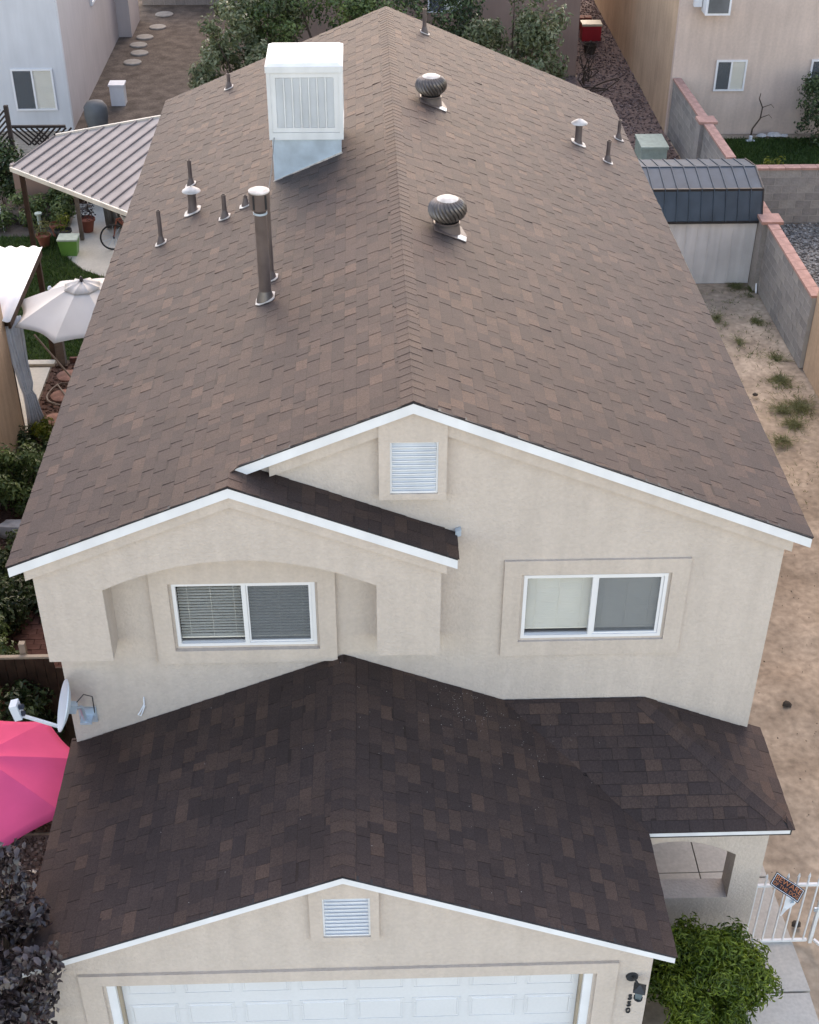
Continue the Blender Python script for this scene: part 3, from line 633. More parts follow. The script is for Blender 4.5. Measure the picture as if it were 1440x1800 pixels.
# ------------------------------------------------------------------ things on the roofs
TILT = math.atan(SL)
def roofM(x, y, side):           # local frame lying on the slope: side -1 = left slope, +1 = right slope
    return Matrix.Translation((x, y, zM(x))) @ Matrix.Rotation(TILT * side, 4, 'Y')
def flash_plate(x, y, side, s, t, mt=None, rr=None):
    mb = MB(); n = 12; P = []
    for i in range(n):
        a = 2 * math.pi * i / n; r = s * (1.0 + .12 * math.sin(3 * a + x)) ; P.append((max(-s, min(s, r * 1.25 * math.cos(a))), max(-s, min(s, r * 1.25 * math.sin(a)))))
    mb.xy(P, .012, .02); mb.xform(roofM(x, y, side)); return obj('flashing', mb, mt or MT['flash'], t)
def vent_pipe(x, y, side, h, r, label, collar=True):
    t = thing('vent_pipe', label, 'vent pipe', (x, y, zM(x)), 'plain vent pipes on the upper roof')
    flash_plate(x, y, side, .088, t)
    z = zM(x); mb = MB().lathe([(r + .045, -.03), (r + .03, .03), (r + .008, .10), (r + .001, .12)], (x, y, z), 14, False)
    obj('boot', mb, MT['brownpipe'], t, smooth=50)
    obj('pipe', MB().lathe([(r, -.05), (r, h), (r * .78, h), (r * .78, h - .15)], (x, y, z), 14, False), MT['brownpipe'], t, smooth=40)
    return t
vent_pipe(-2.90, 17.81, -1, .50, .030, 'brown vent pipe nearest the left eave, tall and bare')
vent_pipe(-2.66, 19.72, -1, .40, .030, 'thin brown vent pipe just behind the left mushroom capped vent')
vent_pipe(-1.97, 17.80, -1, .35, .032, 'short brown vent pipe between the left mushroom vent and the tall flue')
vent_pipe(-1.68, 17.94, -1, .16, .026, 'shortest brown vent stub, beside the head of the tall flue')
vent_pipe(-1.16, 15.14, -1, .95, .030, 'slim brown pipe almost hidden right behind the tall flue')
vent_pipe(-2.39, 23.94, -1, .26, .032, 'brown vent pipe on the far left edge of the roof left of the cooler')
vent_pipe(4.41, 22.51, 1, .34, .030, 'brown vent pipe farther back of the pair at the right eave')
vent_pipe(3.97, 21.00, 1, .36, .034, 'brown vent pipe nearer of the pair at the right eave')
vent_pipe(1.10, 24.14, 1, .42, .036, 'brown vent pipe at the far end of the roof right of the ridge')
def mushroom(x, y, side, h, r, label):
    t = thing('capped_vent', label, 'roof vent', (x, y, zM(x)), 'vents with mushroom caps'); z = zM(x)
    flash_plate(x, y, side, .13, t)
    obj('pipe', MB().lathe([(r + .03, -.03), (r, .08), (r, h - .03)], (x, y, z), 18, False), MT['brownpipe'], t, smooth=40)
    obj('cap', MB().lathe([(.01, h + .055), (.06, h + .035), (.132, h - .012), (.135, h - .02), (.125, h - .022), (.02, h + .01)], (x, y, z), 22, False), MT['flash'], t, smooth=40)
mushroom(-2.51, 18.55, -1, .34, .062, 'brown vent with pale mushroom cap on the left slope')
mushroom(3.52, 21.35, 1, .36, .058, 'brown vent with pale mushroom cap on the right slope')
# tall flue
fx, fy, fz = -1.21, 14.63, zM(-1.21)
t = thing('flue', 'tall brown flue pipe with round white topped head left of the ridge', 'flue', (fx, fy, fz))
flash_plate(fx, fy, -1, .125, t)
obj('collar', MB().lathe([(.12, -.05), (.105, .03), (.082, .10), (.074, .13)], (fx, fy, fz), 18, False), MT['bronze'], t, smooth=40)
obj('pipe', MB().lathe([(.073, -.05), (.073, 1.12)], (fx, fy, fz), 24), MT['brownpipe'], t, smooth=40)
obj('band', MB().lathe([(.075, 1.10), (.082, 1.10), (.082, 1.125), (.075, 1.125)], (fx, fy, fz), 24, False), MT['galv'], t, smooth=40)
obj('head', MB().lathe([(.075, 1.13), (.117, 1.17), (.117, 1.37)], (fx, fy, fz), 24, False), MT['brownpipe'], t, smooth=40)
obj('cap', MB().lathe([(.002, 1.392), (.10, 1.392), (.122, 1.382), (.122, 1.368), (.10, 1.366)], (fx, fy, fz), 24, False), MT['flash'], t, smooth=40)
for a in range(5):
    an = a * 1.257 + .4; c = Vector((fx + .119 * math.cos(an), fy + .119 * math.sin(an), fz + 1.27)); 
    obj('vent_slot', MB().obox(c, (-.012 * math.sin(an), .012 * math.cos(an), 0), (.003 * math.cos(an), .003 * math.sin(an), 0), (0, 0, .085)), MT['black'], t)
wp = [Vector((fx - .05, fy + .06, fz + 1.38)).lerp(Vector((-1.26, 18.45, 7.0)), i / 10) - Vector((0, 0, .45 * math.sin(math.pi * i / 10))) for i in range(11)]
tag(obj('cable', MB().tube(wp, .006, 5), MT['tarp']), 'thin grey cable running from the flue head back to the cooler', 'cable')
# turbine vents
def turbine(x, y, label):
    z = zM(x); t = thing('turbine_vent', label, 'turbine vent', (x, y, z), 'turbine vents right of the ridge')
    fl = MB().xy([(-.19, -.22), (.24, -.22), (.26, .0), (.2, .22), (-.19, .22)], .012, .02).xform(roofM(x, y, 1)); obj('flashing', fl, MT['brownpipe'], t); obj('highlight_patch', MB().xy([(.12, -.21), (.235, -.215), (.25, -.08), (.17, -.07), (.13, -.13)], .0205, .026).xform(roofM(x, y, 1)), MT['cooler'], t)  # pale corner piece paints the white highlight on the flashing
    obj('neck', MB().lathe([(.175, -.08), (.165, .02), (.15, .09), (.15, .12)], (x, y, z), 26, False), MT['brownpipe'], t, smooth=40)
    obj('clamp_ring', MB().lathe([(.152, .085), (.163, .085), (.163, .10), (.152, .10)], (x, y, z), 26, False), MT['bronze'], t, smooth=40)
    n = 24
    for k in range(n):
        V = []; m = 9
        for i in range(m):
            s = i / (m - 1); ph = rad(12 + 140 * s) ; r = .232 * math.sin(ph) ** .8; zz = .275 - .165 * math.cos(rad(12 + 140 * (1 - s)) ) if False else .27 + .15 * math.cos(ph)
            a0 = 2 * math.pi * k / n + 1.0 * s
            for da, dr in ((0, .0), (.13, .014), (.26, -.016)):
                V.append((x + (r + dr) * math.cos(a0 + da), y + (r + dr) * math.sin(a0 + da), z + zz))
        F = [(i*3+j, i*3+j+1, i*3+j+4, i*3+j+3) for i in range(m - 1) for j in range(2)]
        obj('vane', MB().add(V, F), MT['bronze'], t, smooth=60)
    obj('inner_drum', MB().lathe([(.09, .10), (.165, .16), (.20, .27), (.15, .37), (.08, .40)], (x, y, z), 20, False), MT['black'], t, smooth=50)
    obj('top_cap', MB().lathe([(.002, .432), (.05, .432), (.10, .422), (.135, .405), (.135, .398), (.05, .40)], (x, y, z), 24, False), MT['flash'], t, smooth=40)  # pale cap colour stands in for sky glare on the turbine top
turbine(1.02, 15.64, 'bronze turbine vent with curved vanes, the nearer one by the ridge')
turbine(1.04, 20.41, 'bronze turbine vent with curved vanes, the farther one by the ridge')
# evaporative cooler
cx0, cx1, cy0, cy1, cz0, cz1 = -1.325, -.285, 18.41, 19.44, 6.96, 7.90
t = thing('evaporative_cooler', 'big white louvred evaporative cooler box standing on the left slope', 'cooler', (-.8, 18.9, 6.6))
e = .035
obj('curb', MB().hexa([(cx0 + e, cy0 + e, zM(cx0) - .02), (cx1 - e, cy0 + e, zM(cx1) - .02), (cx1 - e, cy1 - e, zM(cx1) - .02), (cx0 + e, cy1 - e, zM(cx0) - .02), (cx0 + e, cy0 + e, cz0), (cx1 - e, cy0 + e, cz0), (cx1 - e, cy1 - e, cz0), (cx0 + e, cy1 - e, cz0)]), MT['galv'], t)
obj('curb_edge', MB().bar((cx0 + e - .01, cy0 + e - .012, zM(cx0) + .012), (cx1 - e + .01, cy0 + e - .012, zM(cx1) + .012), .02, .02), MT['flash'], t)
obj('base_pan', MB().box(cx0, cx1, cy0, cy1, cz0, cz0 + .10), MT['cooler'], t)
for x in (cx0, cx1 - .05):
    for y in (cy0, cy1 - .05): obj('corner_post', MB().box(x, x + .05, y, y + .05, cz0 + .10, cz1), MT['cooler'], t)
obj('inner_pad', MB().box(cx0 + .06, cx1 - .06, cy0 + .045, cy1 - .06, cz0 + .1, cz1 - .01), MT['coolpad'], t)
fp = obj('front_panel', MB().xz(rect(cx0 + .051, cx1 - .051, cz0 + .105, cz1 - .005), cy0 + .008, cy0 + .035, [rect(cx0 + .12, cx1 - .12, cz0 + .17, cz1 - .07)]), MT['cooler'], t)
n = 30
for i in range(n):
    z = cz0 + .175 + (cz1 - .075 - cz0 - .175) * i / n
    obj('louvre', MB().hexa([(cx0 + .121, cy0 + .010, z), (cx1 - .121, cy0 + .010, z), (cx1 - .121, cy0 + .014, z), (cx0 + .121, cy0 + .014, z), (cx0 + .121, cy0 + .032, z + .017), (cx1 - .121, cy0 + .032, z + .017), (cx1 - .121, cy0 + .036, z + .017), (cx0 + .121, cy0 + .036, z + .017)]), MT['cooler'], fp)
for i in range(1, 7):
    x = cx0 + .12 + (cx1 - cx0 - .24) * i / 7; obj('mullion', MB().box(x - .008, x + .008, cy0 + .003, cy0 + .009, cz0 + .172, cz1 - .072), MT['cooler'], fp)
for sx, x in ((1, cx1 - .035), (-1, cx0 + .008)):
    obj('side_panel', MB().box(x, x + .027, cy0 + .051, cy1 - .051, cz0 + .105, cz1 - .005), MT['cooler'], t)
obj('back_panel', MB().box(cx0 + .051, cx1 - .051, cy1 - .035, cy1 - .008, cz0 + .105, cz1 - .005), MT['cooler'], t)
lid = MB().box(cx0 - .012, cx1 + .012, cy0 - .012, cy1 + .012, cz1 + .002, cz1 + .085)
lid.hexa([(cx0 - .012, cy0 - .012, cz1 + .0855), (cx1 + .012, cy0 - .012, cz1 + .0855), (cx1 + .012, cy1 + .012, cz1 + .0855), (cx0 - .012, cy1 + .012, cz1 + .0855), (cx0 + .05, cy0 + .05, cz1 + .12), (cx1 - .05, cy0 + .05, cz1 + .12), (cx1 - .05, cy1 - .05, cz1 + .12), (cx0 + .05, cy1 - .05, cz1 + .12)])
obj('lid', lid, MT['cooler'], t)
# satellite dish at the left wall corner
dc = Vector((-3.42, 10.93, 3.29)); dn = Vector((-.93, -.20, .32)).normalized()
du = (Vector((0, 0, 1)) - dn * dn.z).normalized(); dw = dn.cross(du)
t = thing('satellite_dish', 'pale grey satellite dish on the left corner of the front wall', 'satellite dish', (-3.40, 11.2, 2.85))
mb = MB(); V = []; n = 28
for rr in (0, .11, .20, .28, .305):
    for k in range(n): a = 2 * math.pi * k / n; V.append(dc + (dw * math.cos(a) * .92 + du * math.sin(a)) * rr + dn * (rr * rr * .75 - .05))
o2 = len(V)
V += [v - dn * .012 for v in V]
F = [(i*n+k, i*n+(k+1) % n, (i+1)*n+(k+1) % n, (i+1)*n+k) for i in range(4) for k in range(n)]
F += [tuple(o2 + q for q in reversed(f)) for f in F] + [(4*n+k, 4*n+(k+1) % n, o2+4*n+(k+1) % n, o2+4*n+k) for k in range(n)]
obj('reflector', mb.add(V, F), MT['dish'], t, smooth=40)
a0 = dc - du * .315 - dn * .0; a1 = dc + dn * .40 - du * .10
a1 = Vector((-3.93, 10.88, 3.22))
obj('feed_arm', MB().bar(a0, a1, .032, .028), MT['dish'], t)
hd_ = obj('receiver', MB().obox(a1 + Vector((-.005, 0, .065)), (.042, 0, .012), (0, .062, 0), (-.018, 0, .105)), MT['dish'], t)
for s in (-1, 1): obj('feed_horn', MB().tube([a1 + Vector((.03, 0, .06 + s * .05)), a1 + Vector((.075, -.012, .076 + s * .05))], .032, 10), MT['lnb'], hd_)
obj('mount_bracket', MB().obox(dc - dn * .09 - du * .02, dn * .05, dw * .04, du * .06), MT['galv'], t)
obj('mast', MB().tube([dc - dn * .12 - du * .03, Vector((-3.27, 11.04, 3.16)), Vector((-3.27, 11.12, 2.86))], .022, 10), MT['galv'], t, smooth=40)
obj('wall_plate', MB().box(-3.36, -3.16, 11.205, 11.23, 2.76, 2.98).box(-3.33, -3.20, 11.08, 11.205, 2.84, 2.87), MT['galv'], t)
obj('coax', MB().tube([dc - dn * .1, Vector((-3.22, 11.05, 3.34)), Vector((-3.16, 11.16, 3.2)), Vector((-3.18, 11.21, 2.9))], .006, 6), MT['lampblack'], t)
tag(obj('wire_loop', MB().tube([(-2.60, 11.222, 3.12), (-2.605, 11.21, 3.02), (-2.66, 11.205, 2.91), (-2.69, 11.205, 2.86), (-2.66, 11.20, 2.85), (-2.63, 11.20, 2.92), (-2.60, 11.21, 3.0)], .008, 6), MT['paper']), 'short white wire loop hanging on the front wall above the garage roof', 'wire')
# wall lamp
t = thing('wall_lamp', 'small black lantern lamp on the garage wall above the house number', 'lamp', (2.63, 8.27, 1.85))
obj('back_plate', MB().lathe([(.01, 0), (.065, 0), (.06, .02), (.01, .025)], (0, 0, 0), 16).xform(Matrix.Translation((2.60, GY - .001, 1.87)) @ Matrix.Rotation(rad(90), 4, 'X')), MT['lampblack'], t, smooth=40)
obj('arm', MB().tube([(2.60, 8.27, 1.88), (2.61, 8.20, 1.93), (2.64, 8.13, 1.93)], .012, 8), MT['lampblack'], t)
Lc = Vector((2.65, 8.12, 1.80))
obj('hood', MB().lathe([(.005, .15), (.03, .13), (.085, .09), (.088, .08), (.01, .08)], Lc, 4, False).xform(Matrix.Translation(Lc) @ Matrix.Rotation(.5, 4, 'Z') @ Matrix.Translation(-Lc)), MT['lampblack'], t)
obj('lamp_glass', MB().lathe([(.04, -.06), (.062, .078)], Lc, 4).xform(Matrix.Translation(Lc) @ Matrix.Rotation(.5, 4, 'Z') @ Matrix.Translation(-Lc)), MT['lampglass'], t)
obj('lamp_foot', MB().lathe([(.048, -.06), (.048, -.075), (.018, -.09), (.012, -.11)], Lc, 10), MT['lampblack'], t)
# pale grit lying on the lower roof, with a ring left where something stood
mb = MB(); pts = []
for i in range(46): a = i / 46 * 6.283 + U(-.05, .05); pts.append((1.10 + .185 * math.cos(a) + U(-.03, .03), 10.92 + .21 * math.sin(a) + U(-.03, .03)))
for i in range(90): pts.append((random.gauss(1.35, .55), random.gauss(10.75, .42)))
for i in range(30): pts.append((U(-3, 2.6), U(8.3, 11.1)))
for x, y in pts:
    if not (-3.3 < x < 2.7 and 8.3 < y < 11.15): continue
    z = zG(x); z = max(z, zPo(y)) if x > 1.5 and y > 9.9 else z; s = U(.002, .0048)
    mb.add([(x - s, y, z + .014), (x, y - s * 1.3, z + .015), (x + s, y, z + .014), (x, y + s, z + .016), (x, y, z + .020)], [(0,1,4),(1,2,4),(2,3,4),(3,0,4)])
tag(obj('roof_grit', mb, MT['grit']), kind='stuff')

# ------------------------------------------------------------------ right side yard
# block walls: every block is its own piece
def block_wall(label, A, Bq, courses, bl=.40, bh=.2, th=.19, group=None, cap=True, piers=()):
    A, Bq = Vector(A), Vector(Bq); d = Bq - A; L = d.length; d.normalize(); n = Vector((-d.y, d.x, 0)); ang = math.atan2(d.y, d.x)
    t = thing('block_wall', label, 'wall', tuple(A), group)
    H = courses * bh
    obj('mortar_core', MB().bar(A + Vector((0, 0, H / 2)), Bq + Vector((0, 0, H / 2)), th - .010, H - .004), MT['mortar'], t)
    for c in range(courses):
        s = -(bl / 2 if c % 2 else 0)
        while s < L - .02:
            s0, s1 = max(0, s) + .008, min(L, s + bl) - .008; s += bl
            if s1 - s0 < .04: continue
            w = s1 - s0; p = A + d * ((s0 + s1) / 2) + Vector((0, 0, c * bh + bh / 2)) + n * U(-.003, .003)
            place('block', unit_box('block', round(w, 2), th, bh - .016, random.choice([MT['block'], MT['block'], MT['block2'], MT['block3']])), t, tuple(p), (0, 0, ang + U(-.004, .004)))
    if cap:
        s = 0
        while s < L - .02:
            w = min(.40, L - s) - .006; p = A + d * (s + w / 2) + Vector((0, 0, H + .028 + U(-.002, .002))); s += .40
            place('cap_block', unit_box('cap_block', round(w, 2), th + .05, .055, MT['cap']), t, tuple(p), (0, 0, ang + U(-.006, .006)))
    for q in piers:
        p = A + d * q
        pr = obj('pier', MB().box(-.20, .20, -.20, .20, 0, H + .03).xform(Matrix.Translation(p) @ Matrix.Rotation(ang, 4, 'Z')), MT['block'], t)
        obj('pier_cap', MB().box(-.24, .24, -.24, .24, H + .032, H + .10).xform(Matrix.Translation(p) @ Matrix.Rotation(ang, 4, 'Z')), MT['cap'], pr)
    return t
block_wall('long grey block wall with pink capping between the sand yard and grey gravel', (9.0, 23.95, 0), (9.0, 31.25, 0), 8, piers=(3.75,))
block_wall('grey block wall with pink capping running up to the corner of the big pale house', (9.0, 31.47, 0), (8.86, 37.55, 0), 8, piers=(2.6,))
block_wall('grey block wall with pink capping crossing below the green lawn', (9.12, 31.36, 0), (14.0, 31.36, 0), 7)
# metal shed with gambrel roof
t = thing('shed', 'white metal shed with dark blue grey gambrel roof beside the block wall', 'shed', (7.4, 28, 0))
SX0, SX1, SY0, SY1 = 5.6, 8.80, 27.93, 30.1
prof = [(27.86, 1.54), (28.12, 2.20), (28.97, 2.39), (29.86, 2.22), (30.16, 1.54)]
n = 12; w = (SX1 - SX0) / n
for i in range(n):
    x0 = SX0 + w * i
    obj('wall_panel', MB().box(x0 + .0012, x0 + w - .0012, SY0, SY0 + .02, 0, 1.56).box(x0 + .01, x0 + .04, SY0 - .014, SY0 - .001, .02, 1.52), MT['shedwall'], t)
for x in (SX0, SX1 - .02): obj('end_wall', MB().yz([(SY0 + .021, 0), (SY1, 0), (SY1, 1.56), (29.82, 2.19), (28.97, 2.36), (28.15, 2.17), (SY0 + .021, 1.56)], x, x + .02), MT['shedwall'], t)
obj('back_wall', MB().box(SX0 + .021, SX1 - .021, SY1 - .02, SY1 - .001, 0, 1.55), MT['shedwall'], t)
for k in range(4):
    (ya, za), (yb, zb) = prof[k], prof[k + 1]; m = 12; pwid = (SX1 + .1 - SX0) / m
    dv_ = Vector((0, yb - ya, zb - za)).normalized(); nv = Vector((0, -dv_.z, dv_.y))
    for i in range(m):
        x0 = SX0 - .05 + pwid * i + .003; x1 = x0 + pwid - .006; a_, b_ = Vector((0, ya, za)), Vector((0, yb, zb))
        P = [a_, b_]
        mb = MB(); q = lambda x, p, h: Vector((x, p.y, p.z)) + nv * h
        mb.hexa([q(x0, a_, 0), q(x1, a_, 0), q(x1, b_, 0), q(x0, b_, 0), q(x0, a_, .012), q(x1, a_, .012), q(x1, b_, .012), q(x0, b_, .012)])
        mb.hexa([q(x0, a_, .0125), q(x0 + .022, a_, .0125), q(x0 + .022, b_, .0125), q(x0, b_, .0125), q(x0, a_, .034), q(x0 + .022, a_, .034), q(x0 + .022, b_, .034), q(x0, b_, .034)])
        obj('roof_panel', mb, MT['shedroof'], t)
for y, z in prof[0:1] + prof[1:2] + prof[2:3]:
    obj('roof_trim', MB().box(SX0 - .06, SX1 + .07, y - .03, y + .02, z - .03, z + .025), MT['black'] if y < 28.9 else MT['shedroof'], t)
for k in range(4): obj('gable_trim', MB().bar((SX1 + .06, prof[k][0], prof[k][1] + .005), (SX1 + .06, prof[k+1][0], prof[k+1][1] + .005), .03, .06), MT['black'], t)
tag(obj('leaning_stake', MB().bar((8.86, 27.4, 0), (8.89, 27.95, .95), .03, .03), MT['paper']), 'white stake leaning in the gap between the shed and the block wall', 'stake')
# boxes and litter behind the shed
t = thing('storage_box', 'pale green weathered storage box on red gravel behind the shed', 'box', (7.95, 36.0, 0))
obj('bin', MB().box(7.60, 8.30, 35.3, 36.3, 0, .42), MT['greentin'], t); obj('lid', MB().box(7.57, 8.33, 35.27, 35.79, .425, .50).box(7.57, 8.33, 35.81, 36.33, .425, .49), MT['greentin'], t)
tag(obj('ground_slab', MB().xy([(7.0, 36.2), (7.35, 36.3), (7.3, 36.9), (6.95, 36.8)], .01, .05), MT['darkrock']), 'dark flat slab on red gravel left of the green box', 'slab')
# cooler box far away
t = thing('ice_chest', 'red ice chest with ivory lid at the far end of the gravel alley', 'ice chest', (7.85, 46.9, 0))
obj('chest_body', MB().box(7.55, 8.2, 46.7, 47.2, 0, .50), MT['red'], t); obj('lid', MB().box(7.53, 8.22, 46.68, 47.22, .505, .58), MT['ivory'], t)
t = thing('brick_stack', 'low stack of red bricks behind the red ice chest', 'bricks', (7.5, 48.4, 0))
for i in range(4):
    for k in range(3): place('brick', unit_box('brick', .24, .34, .12, MT['terracotta']), t, (7.2 + .26 * i, 48.4 + U(-.02, .02), .06 + .125 * k), (0, 0, U(-.05, .05)))
tag(obj('bucket', MB().lathe([(.16, 0), (.23, .32), (.21, .32), (.15, .03)], (7.62, 45.3, 0), 16), MT['darkrock'], smooth=40), 'dark bucket standing in front of the red ice chest', 'bucket')
vt = thing('vine_branch', 'bare brown branches leaning on the corner of the brown pink house', 'branch', (6.95, 42.5, 0))
for i in range(7):
    x = 6.95 + U(0, .25); p = [Vector((x, 42.3 + U(-.4, .3), 0))]
    for k in range(4): p.append(p[-1] + Vector((U(-.15, .22), U(-.15, .15), U(.15, .38))))
    obj('branch', MB().tube(p, .022, 5, .008), MT['bark'], vt)
hp = [Vector((6.95 + .4 * math.sin(i * .8) + i * .03, 42.2 - i * .07, .05 + .5 * max(0, math.sin(i * .45)))) for i in range(22)]
tag(obj('garden_hose', MB().tube(hp, .02, 6), MT['bark']), 'dark garden hose looped on the red gravel by the house corner', 'hose')

# neighbouring houses
def neighbour(label, x0, x1, y0, y1, h, front, side, roof=True, over=.0, ridge='y'):
    t = thing('neighbour_house', label, 'house', ((x0 + x1) / 2, (y0 + y1) / 2, 0))
    obj('front_wall', MB().box(x0, x1, y0, y0 + .2, 0, h), front, t)
    obj('back_wall', MB().box(x0, x1, y1 - .2, y1, 0, h), front, t)
    obj('side_wall', MB().box(x0, x0 + .2, y0 + .2, y1 - .2, 0, h), side, t)
    obj('side_wall', MB().box(x1 - .2, x1, y0 + .2, y1 - .2, 0, h), side, t)
    if roof:
        m = (x0 + x1) / 2; k = .38
        r = MB().xz([(x0 - over, h + .003), (x1 + over, h + .003), (m, h + k * (x1 - x0) / 2)], y0 - over, y1 + over); obj('roof', r, MT['farroof'], t)
    return t
n1 = neighbour('tan stucco house at the right edge past the sand yard', 8.98, 17, 9.0, 23.9, 5.2, MT['tan'], MT['tan'])
n2 = neighbour('big house with grey pink front wall and tan side in the top right corner', 8.72, 19, 37.6, 52, 5.6, MT['greypink'], MT['tan'])
n3 = neighbour('tan house at the left edge below the white corrugated roof', -15, -6.54, 8.5, 21.85, 5.2, MT['tan'], MT['tan'])
n4 = neighbour('blue grey house with wide window in the top left corner', -19, -8.40, 38.3, 49.6, 5.6, MT['bluegrey'], MT['pinkgrey'])
n5 = neighbour('brown pink house beyond the trees behind the roof', -3.4, 6.83, 43.0, 54, 5.4, MT['brownpink'], MT['brownpink'])
def ext_window(parent, x0, x1, z0, z1, y, dark_left=True):
    w = obj('window', MB().xz(rect(x0, x1, z0, z1), y - .05, y - .002, [rect(x0 + .05, (x0 + x1) / 2 - .025, z0 + .05, z1 - .05), rect((x0 + x1) / 2 + .025, x1 - .05, z0 + .05, z1 - .05)]), MT['vinyl'], parent)
    m = (x0 + x1) / 2
    for i, (a, b) in enumerate(((x0 + .05, m - .025), (m + .025, x1 - .05))):
        obj('pane', MB().box(a, b, y - .030, y - .026, z0 + .05, z1 - .05), MT['glass'], w)
        if (i == 0) == dark_left: obj('insect_screen', MB().box(a, b, y - .040, y - .038, z0 + .05, z1 - .05), MT['screen'], w)
        else:
            bl = MB(); n = 16
            for k in range(n): zz = z0 + .06 + (z1 - z0 - .12) * k / n; bl.box(a, b, y - .018, y - .014 + .004 * (k % 2), zz, zz + (z1 - z0 - .12) / n - .012)
            obj('blinds', bl, MT['blind'], w)['kind'] = 'stuff'
        obj('window_backing', MB().box(a, b, y - .0105, y - .006, z0 + .05, z1 - .05), MT['room'] if (i == 0) == dark_left else MT['blind'], w)  # flat backing sheet; the dark one stands in for an unlit room
    return w
ext_window(n2, 9.93, 10.80, 1.27, 2.14, 37.6)
ext_window(n2, 12.62, 13.7, 1.27, 2.14, 37.6)
ext_window(n2, 12.62, 13.7, 3.72, 4.6, 37.6)
ext_window(n4, -9.93, -8.76, .62, 1.80, 38.3)
ext_window(n5, 2.05, 3.12, 2.0, 3.3, 43.0)
sw_ = obj('window', MB().yz(rect(43.2, 45.2, 2.2, 3.8), -8.398, -8.34, [rect(43.28, 44.15, 2.28, 3.72), rect(44.25, 45.12, 2.28, 3.72)]), MT['vinyl'], n4)
obj('pane', MB().box(-8.385, -8.38, 43.28, 45.12, 2.28, 3.72), MT['glass'], sw_); obj('window_backing', MB().box(-8.395, -8.392, 43.28, 45.12, 2.28, 3.72), MT['room'], sw_)  # dark sheet on the wall face stands in for the unlit room
obj('wall_return', MB().box(-8.40, -7.95, 47.5, 49.6, 0, 5.4), MT['pinkgrey'], n4)
ac = thing('window_air_conditioner', 'white air conditioner box jutting from the upper wall of the big pale house', 'air conditioner', (9.6, 37.4, 3.7))
obj('casing', MB().box(9.30, 9.98, 37.05, 37.595, 3.50, 4.10), MT['white'], ac)
obj('grille', MB().box(9.36, 9.92, 37.035, 37.049, 3.56, 4.04), MT['tarp'], ac)
obj('side_louvre', MB().box(9.06, 9.28, 37.45, 37.595, 3.62, 4.2), MT['white'], ac)
# stones along the foot of the pale house
for i, (x, s) in enumerate(((9.35, .10), (9.75, .12), (10.1, .09), (11.45, .16), (11.8, .22), (12.1, .14))):
    m_ = MB().lathe([(s * .5, 0), (s, s * .25), (s * .7, s * .6), (s * .1, s * .7)], (0, 0, 0), 8); m_.v = [(v[0] * U(.85, 1.15), v[1] * .6, v[2]) for v in m_.v]
    tag(place('stone', m_.mesh('stone', MT['rock'], 50), None, (x, 37.3, .01)), ['small pale stone nearest the block wall corner below the big house', 'second pale stone from the block wall corner below the big house', 'third pale stone from the block wall, left of the sapling', 'pale stone just right of the bare sapling', 'biggest pale stone by the lawn edge below the big house', 'pale stone nearest the round dark bush'][i], 'stone', 'pale stones along the lawn edge')
t = thing('sapling', 'thin curved bare sapling on the lawn against the grey pink wall', 'sapling', (11.1, 37.2, 0))
obj('trunk', MB().tube([(11.1, 37.2, 0), (11.12, 37.2, .3), (11.3, 37.2, .6), (11.33, 37.25, .9), (11.2, 37.25, 1.15), (11.22, 37.25, 1.3)], .028, 6, .012), MT['bark'], t)
for a in ((11.3, 37.2, .62), (11.33, 37.25, .9)): obj('twig', MB().tube([a, Vector(a) + Vector((.2, -.1, .12)), Vector(a) + Vector((.3, -.1, .02))], .012, 5, .006), MT['bark'], t)
tag(obj('pipe_stub', MB().lathe([(.05, 0), (.05, .16), (.03, .17)], (11.05, 37.0, 0), 10).box(10.93, 11.17, 36.95, 37.05, .01, .04), MT['paper'], smooth=40), 'small white pipe fitting in the lawn at the foot of the sapling', 'pipe')
# gate and sign at the porch
t = thing('gate', 'white metal picket gate across the side path by the porch', 'gate', (4.85, 10.0, 0))
for z in (.05, 1.08): obj('rail', MB().box(4.43, 5.20, 9.985, 10.015, z - .018, z + .018), MT['white'], t)
obj('stile', MB().box(4.415, 4.445, 9.98, 10.02, .02, 1.11), MT['white'], t)
for i in range(6):
    x = 4.53 + .125 * i; m_ = MB().box(x - .008, x + .008, 9.99, 10.01, .068, 1.062) 
    m_.box(x - .0085, x + .0085, 9.9895, 10.0105, 1.098, 1.21).lathe([(.014, 1.21), (.018, 1.225), (.002, 1.29)], (x, 10.0, 0), 4)
    obj('picket', m_, MT['white'], t)
post = obj('gate_post', MB().box(5.225, 5.265, 9.98, 10.02, 0, 1.35), MT['white'], t)
obj('latch', MB().box(5.18, 5.225, 9.965, 9.985, .62, .68), MT['galv'], t)
side = thing('side_fence', 'white metal fence panel running forward from the gate post at the right edge', 'fence', (5.3, 9.5, 0))
for z in (.10, 1.12): obj('rail', MB().bar((5.27, 9.96, z), (5.72, 9.3, z), .03, .03), MT['white'], side)
for i in range(5):
    q = Vector((5.27, 9.96, 0)).lerp(Vector((5.72, 9.3, 0)), (i + .8) / 5.4); obj('picket', MB().box(q.x - .008, q.x + .008, q.y - .008, q.y + .008, .118, 1.25), MT['white'], side)
